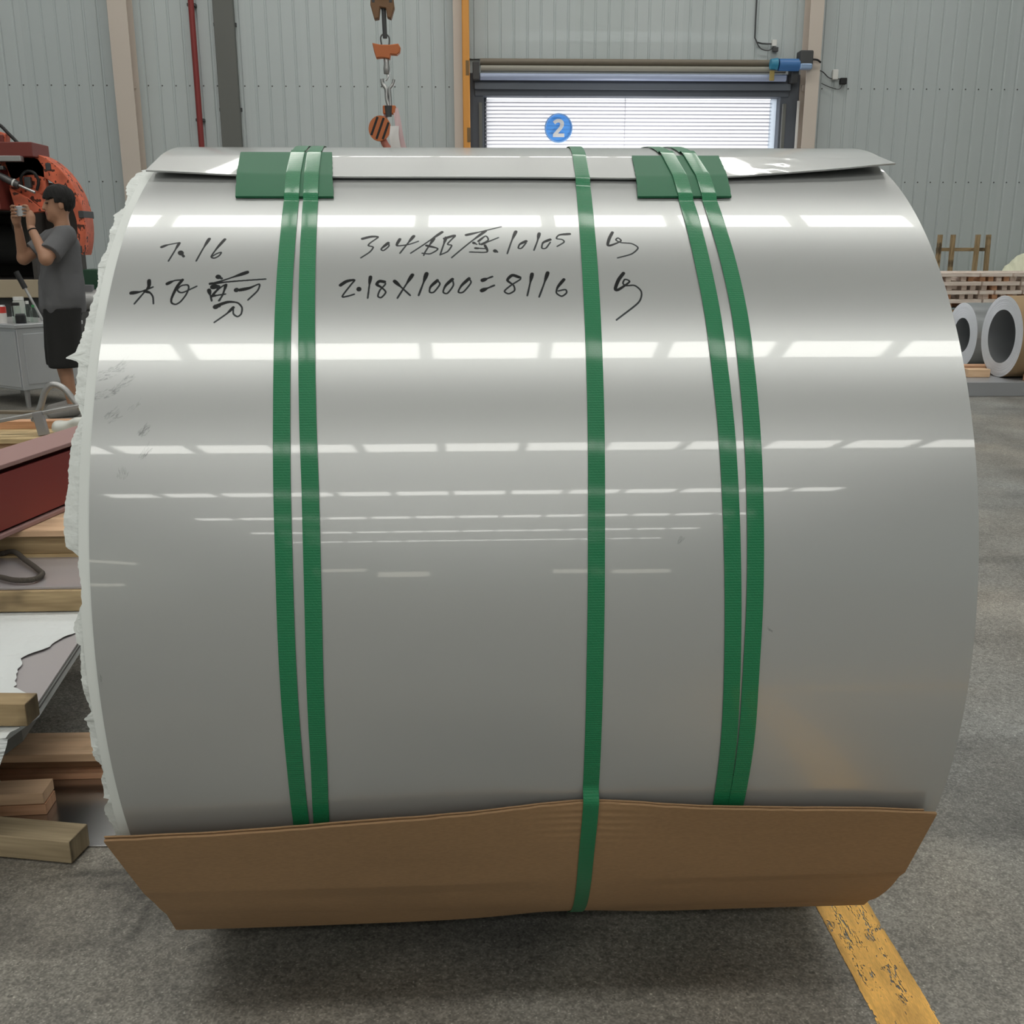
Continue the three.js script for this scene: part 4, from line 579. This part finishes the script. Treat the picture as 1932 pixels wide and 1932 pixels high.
// ------------------------------------------------------------------ the person with the phone
{
  const who = thing('person', 'person in grey t-shirt and black shorts photographing with a phone', 'person', [-3.13, 0, -6.15]);
  const F = V(-0.87, 0, 0.5), L = V(0.5, 0, 0.866), hc = [0.045, 1.545, 0.0];
  const local = (x, y, z) => { const dx = x - hc[0], dz = z - hc[2]; return [dx * F.x + dz * F.z, y - hc[1], dx * L.x + dz * L.z]; };   // forward, up, left of the head
  const J = { neck: [0.062, 1.37, 0.0], chest: [0.03, 1.24, 0.0], waist: [0.0, 1.0, 0.0], hip: [0.0, 0.86, 0.0], shL: [0.125, 1.325, 0.15], shR: [-0.055, 1.325, -0.155], elL: [0.046, 1.165, 0.33], wrL: [-0.072, 1.385, 0.235], elR: [-0.256, 1.165, -0.02], wrR: [-0.235, 1.385, 0.06], hpL: [0.045, 0.86, 0.08], hpR: [-0.045, 0.86, -0.08], knL: [0.0, 0.46, 0.11], knR: [-0.09, 0.46, -0.07], anL: [0.03, 0.085, 0.1], anR: [-0.05, 0.085, -0.09] };
  const add = (p, v, k) => [p[0] + v.x * k, p[1] + v.y * k, p[2] + v.z * k];
  const limbs = [['neck', 'chest', 0.06, 0.10], ['shL', 'elL', 0.05, 0.042], ['elL', 'wrL', 0.041, 0.028], ['shR', 'elR', 0.05, 0.042], ['elR', 'wrR', 0.041, 0.028], ['hpL', 'knL', 0.072, 0.056], ['knL', 'anL', 0.056, 0.036], ['hpR', 'knR', 0.072, 0.056], ['knR', 'anR', 0.056, 0.036], ['chest', 'waist', 0.12, 0.105], ['waist', 'hip', 0.10, 0.11], ['shL', 'shR', 0.06, 0.06]];
  const trunk = p => { let d = 1; for (const [a, b, ra, rb] of limbs) d = smin(d, capsule(p, J[a], J[b], ra, rb), 0.03); return d; };
  const head = (f, u, l) => {
    let d = ellips(f + 0.012, u - 0.028, l, 0.094, 0.100, 0.076);
    d = smin(d, ellips(f - 0.022, u + 0.052, l, 0.066, 0.066, 0.056), 0.035);
    d = smin(d, ellips(f - 0.060, u + 0.098, l, 0.022, 0.020, 0.022), 0.03);
    d = smin(d, capsule([f, u, l], [0.086, 0.012, 0], [0.099, -0.026, 0], 0.008, 0.012), 0.014);
    for (const s of [-1, 1]) { d = smin(d, ellips(f + 0.008, u + 0.004, l - s * 0.078, 0.020, 0.030, 0.011), 0.006); d = Math.max(d, -ellips(f - 0.090, u - 0.012, l - s * 0.032, 0.010, 0.009, 0.016) - 0.004); d = smin(d, ellips(f - 0.082, u - 0.010, l - s * 0.031, 0.008, 0.008, 0.013), 0.004); }
    d = smin(d, ellips(f - 0.082, u + 0.056, l, 0.010, 0.006, 0.022), 0.006); d = smin(d, ellips(f - 0.080, u + 0.068, l, 0.010, 0.006, 0.018), 0.006);
    return d;
  };
  const headAll = (x, y, z) => { const [f, u, l] = local(x, y, z); return smin(head(f, u, l), capsule([x, y, z], [hc[0] + 0.01, hc[1] - 0.06, hc[2]], J.neck, 0.05, 0.056), 0.03); };
  const skin = [0.40, 0.215, 0.135];
  const headTint = (x, y, z) => {
    const [f, u, l] = local(x, y, z), a = Math.abs(l);
    if (f > 0.05 && Math.abs(u - 0.034 - (a - 0.03) * 0.05) < 0.005 && a > 0.014 && a < 0.05) return [0.03, 0.02, 0.018];
    if (f > 0.07 && Math.abs(u - 0.010) < 0.0045 && a > 0.018 && a < 0.045) return [0.035, 0.022, 0.02];
    if (f > 0.07 && u < -0.051 && u > -0.073 && a < 0.024) return [0.33, 0.13, 0.10];
    return skin;
  };
  // hands: palm, four fingers, thumb, closed on the ends of the phone
  const hand = (wrist, knuckle, tips, thumb) => p => {
    let d = smin(capsule(p, wrist, knuckle, 0.026, 0.03), capsule(p, add(knuckle, V(0, 1, 0), -0.03), add(knuckle, V(0, 1, 0), 0.03), 0.022, 0.02), 0.02);
    for (const t of tips) { let e = 1; for (let i = 0; i + 1 < t.length; i++) e = Math.min(e, capsule(p, t[i], t[i + 1], 0.0098 - i * 0.0008, 0.0092 - i * 0.0008)); d = smin(d, e, 0.004); }
    for (let i = 0; i + 1 < thumb.length; i++) d = smin(d, capsule(p, thumb[i], thumb[i + 1], 0.012 - i * 0.001, 0.011 - i * 0.001), 0.006);
    return d;
  };
  const fL = [0.042, 0.018, -0.005, -0.027].map((h, i) => [[-0.074, 1.465 + h * 0.8, 0.232], [-0.082, 1.485 + h, 0.234], [-0.100, 1.49 + h, 0.224 - i * 0.001], [-0.124 - 0.004 * (i % 2), 1.488 + h, 0.203]]);
  const fR = [0.042, 0.018, -0.005, -0.027].map((h, i) => [[-0.236, 1.465 + h * 0.8, 0.104], [-0.238, 1.485 + h, 0.126], [-0.225, 1.49 + h, 0.140 - i * 0.001], [-0.197 + 0.004 * (i % 2), 1.488 + h, 0.160]]);
  const handL = hand(J.wrL, [-0.070, 1.452, 0.222], fL, [[-0.074, 1.44, 0.205], [-0.088, 1.478, 0.190], [-0.110, 1.500, 0.180]]);
  const handR = hand(J.wrR, [-0.228, 1.452, 0.100], fR, [[-0.205, 1.44, 0.095], [-0.192, 1.478, 0.108], [-0.178, 1.500, 0.128]]);
  const box3 = (pts, m) => [[0, 1, 2].map(k => Math.min(...pts.map(p => p[k])) - m), [0, 1, 2].map(k => Math.max(...pts.map(p => p[k])) + m)];
  const [lo, hi] = box3(Object.values(J), 0.16); lo[1] = 0.0; hi[1] = 1.40;
  const P3 = f => (x, y, z) => f([x, y, z]), flat = () => skin;
  const gB = fieldMesh(P3(trunk), lo, hi, 0.012, flat), gH = fieldMesh(headAll, [hc[0] - 0.16, 1.33, -0.16], [hc[0] + 0.16, 1.70, 0.16], 0.0035, headTint);
  const [a0, a1] = box3([J.wrL, ...fL.flat()], 0.05), [b0, b1] = box3([J.wrR, ...fR.flat()], 0.05);
  const gL = fieldMesh(P3(handL), a0, a1, 0.0035, flat), gR = fieldMesh(P3(handR), b0, b1, 0.0035, flat);
  const body = part('body', mergeGeometries([gB, gH, gL, gR].map(g => g.toNonIndexed())), std(0xffffff, 0.55, 0, { vertexColors: true }), who);
  const hair = (x, y, z) => {
    const [f, u, l] = local(x, y, z), n = 0.010 * (fbm(f * 70 + l * 20, u * 30 + l * 60, 5, 3) - 0.5);
    let d = ellips(f + 0.014, u - 0.040, l, 0.112, 0.108, 0.094) + n;
    const bang = 0.050 - 0.016 * noise(l * 90 + 4, 2, 8), face = Math.max(-(f - 0.030 - 0.3 * Math.max(0, Math.abs(l) - 0.06)), u - bang), side = Math.max(-(f + 0.030), u - 0.012), nape = u + 0.075 + 0.2 * f;
    d = Math.max(d, -face, -side, -nape); return d;
  };
  part('hair', fieldMesh(hair, [hc[0] - 0.16, 1.42, -0.16], [hc[0] + 0.16, 1.71, 0.16], 0.005), std([0.008, 0.0075, 0.0075], 0.85), who, 'short black hair');
  const fold = (x, y, z) => 0.008 * Math.sin(x * 46 + y * 9 + 6 * fbm(x * 5, y * 4 + z * 5, 3, 2)) * sstep(1.25, 0.95, y) + 0.016 * (fbm(x * 11 + z * 7, y * 9, 7, 3) - 0.5);
  const tee = p => {
    let d = capsule(p, J.chest, [-0.005, 0.82, 0], 0.142, 0.158); d = smin(d, capsule(p, [0.014, 0.84, 0.085], [0.06, 1.22, 0.10], 0.108, 0.07), 0.05); d = smin(d, capsule(p, [-0.045, 0.84, -0.085], [0.0, 1.22, -0.10], 0.108, 0.07), 0.05);
    const sL = [mix(J.shL[0], J.elL[0], 0.78), mix(J.shL[1], J.elL[1], 0.78), mix(J.shL[2], J.elL[2], 0.78)], sR = [mix(J.shR[0], J.elR[0], 0.72), mix(J.shR[1], J.elR[1], 0.72), mix(J.shR[2], J.elR[2], 0.72)];
    const cut = (a, b, e) => { const n = V(b[0] - a[0], b[1] - a[1], b[2] - a[2]).normalize(); return (p[0] - e[0]) * n.x + (p[1] - e[1]) * n.y + (p[2] - e[2]) * n.z; };
    d = smin(d, Math.max(capsule(p, J.shL, J.elL, 0.072, 0.082), cut(J.shL, J.elL, sL)), 0.05); d = smin(d, Math.max(capsule(p, J.shR, J.elR, 0.070, 0.078), cut(J.shR, J.elR, sR)), 0.05); d = smin(d, capsule(p, J.shL, J.shR, 0.066, 0.066), 0.05);
    d += fold(...p); return Math.max(d, 0.775 - p[1] + 0.006 * Math.sin(p[0] * 30), p[1] - 1.378 - 0.1 * (p[0] - 0.05) - 0.01, -(ellips(p[0] - 0.058 + 0.01, p[1] - 1.392, p[2], 0.07, 0.03, 0.07)));
  };
  part('t_shirt', fieldMesh(P3(tee), lo, hi, 0.01), std([0.125, 0.127, 0.135], 0.9), who, 'loose plain grey t-shirt');
  const shorts = p => { const d = smin(smin(capsule(p, [0.02, 0.84, 0.05], [0.005, 0.40, 0.12], 0.135, 0.112), capsule(p, [-0.03, 0.84, -0.05], [-0.09, 0.40, -0.08], 0.13, 0.112), 0.03), capsule(p, [0, 0.86, 0.03], [0, 0.84, -0.03], 0.14, 0.14), 0.04) + 0.6 * fold(p[0], p[1] * 0.7, p[2]); return Math.max(d, 0.375 - p[1], p[1] - 0.81); };
  part('shorts', fieldMesh(P3(shorts), lo, hi, 0.011), std([0.012, 0.012, 0.012], 0.9), who, 'loose black knee length shorts');
  const shoe = (a, label) => part('shoe', fieldMesh((x, y, z) => { const p = [x, y, z], t = add(a, F, 0.15); return Math.max(smin(capsule(p, [a[0], 0.055, a[2]], [t[0], 0.035, t[2]], 0.052, 0.042), capsule(p, add(a, F, -0.03), [a[0], 0.06, a[2]], 0.044, 0.05), 0.02), -y); }, [a[0] - 0.26, -0.01, a[2] - 0.16], [a[0] + 0.16, 0.16, a[2] + 0.2], 0.01), std([0.25, 0.24, 0.23], 0.7), who);
  shoe(J.anL); shoe(J.anR);
  const w = [mix(J.wrL[0], J.elL[0], 0.12), mix(J.wrL[1], J.elL[1], 0.12), mix(J.wrL[2], J.elL[2], 0.12)], band = new THREE.TorusGeometry(0.031, 0.0045, 8, 28);
  band.applyQuaternion(new THREE.Quaternion().setFromUnitVectors(V(0, 0, 1), V(J.elL[0] - J.wrL[0], J.elL[1] - J.wrL[1], J.elL[2] - J.wrL[2]).normalize())).translate(...w);
  part('wristband', band, M.black, who, 'thin black wristband');
  const ph = thing('phone', 'white phone held up in both hands of the person', 'phone', [-3.13 - 0.153, 1.497, -6.15 + 0.165], -0.58);
  part('body', bx(0.150, 0.072, 0.009, 0, 0, 0, 0.004), std([0.78, 0.79, 0.80], 0.35), ph); part('lens', cyl(0.008, 0.008, 0.003, -0.055, 0.02, -0.006, 16, [Math.PI / 2, 0, 0]), M.black, ph); part('screen', bx(0.136, 0.062, 0.001, 0, 0, 0.0046, 0), std([0.5, 0.52, 0.55], 0.15), ph);
}

// ------------------------------------------------------------------ coils, pallets and rack at the back right
{
  const silver = std([0.5, 0.52, 0.54], 0.35, 0.8), kraftWrap = std([0.36, 0.25, 0.14], 0.8);
  const small = (label, pos, r0, r1, w, m, band) => {
    const s = thing('small_coil', label, 'steel coil', pos), y = a => Math.sin(a * D2R), z = a => Math.cos(a * D2R), seg = range(0, 360, 64);
    part('outer_wrap', sheet([0, w], seg, (x, a) => [x, r1 + r1 * y(a), r1 * z(a)]), m, s); part('bore', sheet([w, 0], seg, (x, a) => [x, r1 + r0 * y(a), r0 * z(a)]), silver, s);
    const ringT = dataTex(4, 256, (u, v) => { const k = 0.4 + 0.6 * hash(Math.floor(v * 60), 2, 5); return [k, k, k]; }, false), em = std([0.66, 0.69, 0.72], 0.42, 0.4, { bumpMap: ringT, bumpScale: 0.003 });
    part('wound_edge', sheet(range(r0, r1, 8), seg, (r, a) => [0, r1 + r * y(a), r * z(a)], (r, a) => [a / 360, (r - r0) / (r1 - r0)]), em, s); part('wound_edge', sheet(range(r1, r0, 8), seg, (r, a) => [w, r1 + r * y(a), r * z(a)], (r, a) => [a / 360, (r - r0) / (r1 - r0)]), em, s);
    return s;
  };
  small('small steel coil on timber dunnage, its bright end towards the big coil', [4.58, 0.1225, -7.1], 0.232, 0.352, 1.1, kraftWrap);
  small('small steel coil partly hidden behind the big coil', [5.08, 0.0, -8.85], 0.18, 0.335, 0.9, silver);
  single('plate_pack', bx(3.2, 0.12, 0.75, 1.6, 0.06, -0.375, 0.004), std([0.36, 0.37, 0.39], 0.4, 0.4), 'low grey pack of steel plates carrying the small coil', 'plate pack', [4.08, 0.0005, -6.735]);
  const dun = (label, x, z, w, h, d, m, y = 0.137) => single('dunnage_timber', bx(w, h, d, w / 2, h / 2, -d / 2, 0.004), m, label, 'timber', [x, y, z]);
  dun('pinkish timber chocking the small coil on its near side', 4.68, -6.76, 2.2, 0.055, 0.09, M.redpine, 0.1215); dun('reddish timber chocking the small coil on its far side', 4.3, -7.32, 2.6, 0.075, 0.12, M.redpine, 0.1215); dun('short pinkish chock beside the end of the small coil', 4.30, -7.06, 0.2, 0.07, 0.1, M.pine, 0.1215);
  single('dunnage_timber', bx(1.2, 0.2, 0.2, 0.6, 0.1, 0, 0.004), M.brownwood, 'brown timber wedged in front of the brown crate', 'timber', [5.55, 0.0, -8.4]);
  const cr = thing('wooden_crate', 'wide brown plywood crate behind the small coils', 'crate', [5.75, 0, -11.9]);
  part('panel', bx(4.4, 0.44, 1.0, 2.2, 0.22, 0, 0.006), std([0.36, 0.25, 0.14], 0.8), cr); part('top_sheet', bx(4.4, 0.02, 1.0, 2.2, 0.452, 0, 0.004), std([0.3, 0.36, 0.37], 0.5), cr);
  for (let k = 0; k < 5; k++) part('cleat', bx(0.08, 0.44, 0.03, 0.1 + k * 1.0, 0.22, 0.515, 0.004), M.brownwood, cr);
  // stacked pallets: pale boards with open gaps
  const pallet = (x, y, w, label, col) => {
    const s = thing('wooden_pallet', label + [' by the big coil', ' second along from the big coil', ' third along from the big coil', ' by the plastic heap'][col], 'pallet', [x, y, -11.9], 0, 'pallets stacked on the crate');
    for (const z of [0.4, 0.0, -0.4]) part('deck_board', bx(w - 0.015, 0.05, 0.2, w / 2, 0.085, z, 0.004), M.whitewood, s);
    for (const bxx of [0.05, w * 0.36, w * 0.66, w - 0.06]) part('block', bx(0.07, 0.06, 0.9, bxx + rr(-0.02, 0.02), 0.03, -0.02 + rr(-0.02, 0.02), 0.004), rnd() > 0.3 ? M.whitewood : M.redpine, s);
  };
  for (let k = 0; k < 4; k++) { let x = 5.9 + [0.05, 0.04, 0.02, 0][k]; [[0.60, 0.40, 0.55, 0.6], [0.55, 0.2, 0.36, 0.6], [0.60, 0.5, 0.42, 0.6], [0.59, 0.42, 0.55, 0.6]][k].forEach((w, i) => { pallet(x, 0.4625 + k * 0.1115, w, ['pale pallet in the bottom layer on the crate,', 'pale pallet in the second layer on the crate,', 'pale pallet in the third layer on the crate,', 'pale pallet in the top layer on the crate,'][k], i); x += w + 0.01; }); }
  single('stack_board', bx(2.1, 0.4, 0.5, 1.05, 0.2, 0, 0.004), M.brownwood, 'brown timber filling behind the pallet stack', 'timber', [5.95, 0.4625, -12.75]);
  const rk = thing('wooden_rack', 'brown wooden rack of four posts by the ribbed wall', 'rack', [6.78, 0, -13.3]);
  for (const [x, t] of [[0, 0.0], [0.2, 0.01], [0.56, -0.005], [0.74, 0.03]]) part('post', bx(0.055, 1.4, 0.06, x, 0.7, 0, 0.004, [0, 0, t]), M.oldwood, rk);
  part('rail', bx(0.78, 0.05, 0.03, 0.37, 1.19, -0.04, 0.004), M.oldwood, rk); part('rail', bx(0.78, 0.05, 0.03, 0.37, 0.5, -0.04, 0.004), M.brownwood, rk);
  // pale plastic heap
  single('plastic_heap', fieldMesh((x, y, z) => Math.max(Math.max(ellips(x, y, z, 0.75, 1.3, 0.4), y - 1.22 + Math.abs(x - 0.0) * 0.45) + 0.16 * (fbm(x * 6 + 3, y * 4 + z * 5, 9, 3) - 0.5), -y), [-0.9, -0.05, -0.55], [0.9, 1.4, 0.55], 0.03), std([0.85, 0.86, 0.66], 0.5), 'pale yellow plastic sheeting heaped by the wooden rack', 'plastic sheet', [8.55, 0, -13.62]);
}
// ------------------------------------------------------------------ crane hook
{
  const k = thing('crane_hook', 'crane hook block with orange cross bar and striped sheave hanging from the roof', 'crane hook', [-0.895, 2.2, -9.15]);
  const X = v => (v - 727) * 0.00526, Y = v => (277 - v) * 0.00509, rust = std([0.20, 0.105, 0.05], 0.6), org = std([0.52, 0.15, 0.045], 0.5);    // 5 mm drawing grid
  part('cable', rod([0, 1.4, 0], [0, 7.75, 0], 0.012), M.dark, k);
  part('clevis', extr([[706, 2], [744, 2], [746, 22], [740, 40], [735, 38], [733, 22], [720, 20], [717, 40], [711, 41], [705, 18]].map(([a, b]) => [X(a), Y(b)]), 0.08, 0.008).translate(0, 0, -0.04), rust, k);
  part('clevis_pin', rod([-0.13, 1.405, 0], [0.11, 1.405, 0], 0.018), M.darksteel, k); part('clevis_cheek', bx(0.03, 0.16, 0.1, X(709), 1.42, 0), M.dark, k); part('clevis_cheek', bx(0.03, 0.16, 0.1, X(741), 1.42, 0), M.dark, k); part('tag', bx(0.05, 0.06, 0.02, 0, 1.41, 0.06), M.white, k);
  part('shank', rod([0, Y(18), 0], [0.006, Y(75), 0], 0.022), M.dark, k); part('shackle', tube([[X(727), Y(67), 0], [X(720.5), Y(72), 0], [X(721), Y(84), 0], [X(724), Y(93), 0], [X(732), Y(93), 0], [X(735.5), Y(84), 0], [X(735), Y(72), 0]], 0.008, 48, 8, true), M.darksteel, k);
  part('cross_bar', extr([[706, 86], [720, 89], [738, 89], [752, 87], [755, 92], [754, 100], [749, 104], [737, 103], [735, 111], [722, 109], [712, 110], [709, 100]].map(([a, b]) => [X(a), Y(b)]), 0.07, 0.008).translate(0, 0, -0.035), org, k);
  part('swivel', lathe([[0.001, 0], [0.03, 0.0], [0.034, 0.05], [0.026, 0.1], [0.03, 0.15], [0.001, 0.16]], 20).translate(X(729.5), Y(139), 0), M.galv, k); part('swivel_link', tube([[X(729), Y(136), 0], [X(732), Y(145), 0.02], [X(727), Y(152), 0.02]], 0.01, 16, 8), M.steel, k);
  part('hook_fork', [tube([[X(720), Y(148), 0], [X(721), Y(157), 0], [X(727), Y(166), 0], [X(728), Y(185), 0], [X(732), Y(200), 0]], 0.02, 32, 10), tube([[X(743), Y(149), 0.01], [X(740), Y(158), 0.01], [X(734), Y(166), 0.01], [X(734.5), Y(185), 0.01], [X(735), Y(200), 0.01]], 0.016, 32, 10)], M.steel, k);
  part('hook_collar', bx(0.13, 0.08, 0.1, X(732.5), Y(205), 0, 0.01), org, k); part('hook_nut', cyl(0.04, 0.03, 0.1, X(731), Y(208), 0.04, 16), M.dark, k);
  const disc = cyl(0.108, 0.108, 0.05, 0, 0, 0, 40, [Math.PI / 2, 0, 0]).scale(1, 1.12, 1).rotateZ(-0.35).translate(X(713.5), Y(240), 0.05);
  part('sheave', disc, org, k, 'round orange sheave guard');
  for (const t of [-0.5, 0.05, 0.6]) { const h = 0.108 * Math.sqrt(1 - t * t) * 1.0; part('stripe', bx(0.022, h * 1.98, 0.004, t * 0.108, 0, 0, 0.001).rotateZ(-0.38).translate(X(713.5), Y(240), 0.0765), M.black, k, 'black warning stripe'); }
  part('hook', tube([[X(716), Y(250), 0.0], [X(722), Y(268), 0.0], [X(735), Y(282), 0.0], [X(752), Y(284), 0.0], [X(760), Y(272), 0.0]], 0.035, 32, 12), std([0.55, 0.2, 0.15], 0.5), k);
  const sl = thing('lifting_sling', 'pink and white fabric sling hanging over the crane hook', 'sling', [-0.895, 2.2, -9.13]), cloth = std([0.70, 0.52, 0.54], 0.8), cl2 = std([0.8, 0.78, 0.78], 0.8);
  const strip = (pts, w0, w1, th) => plate(range(-1, 1, 4), range(0, 1, 24), ...[0.5, -0.5].map(s => (u, t) => { const c = new THREE.CatmullRomCurve3(pts.map(p => V(X(p[0]), Y(p[1]), p[2]))).getPoint(t), w = mix(w0, w1, t) / 2; return [c.x + u * w, c.y, c.z + s * th + 0.006 * Math.sin(u * 3 + t * 6)]; }));
  part('strap_fold', strip([[744, 202, 0.02], [748, 225, 0.04], [751, 250, 0.04], [757, 282, 0.02]], 0.055, 0.075, 0.01), cloth, sl); part('strap_fold', strip([[725, 208, 0.0], [724, 222, -0.02], [722, 240, -0.03]], 0.04, 0.04, 0.008), cloth, sl); part('strap_fold', strip([[742, 236, 0.06], [741, 255, 0.07], [744, 280, 0.05]], 0.085, 0.10, 0.012), cl2, sl, 'white fold of the sling');
}
scene.traverse(o => { if (o.isMesh) { o.castShadow = true; o.receiveShadow = true; } });
renderer.render(scene, camera);
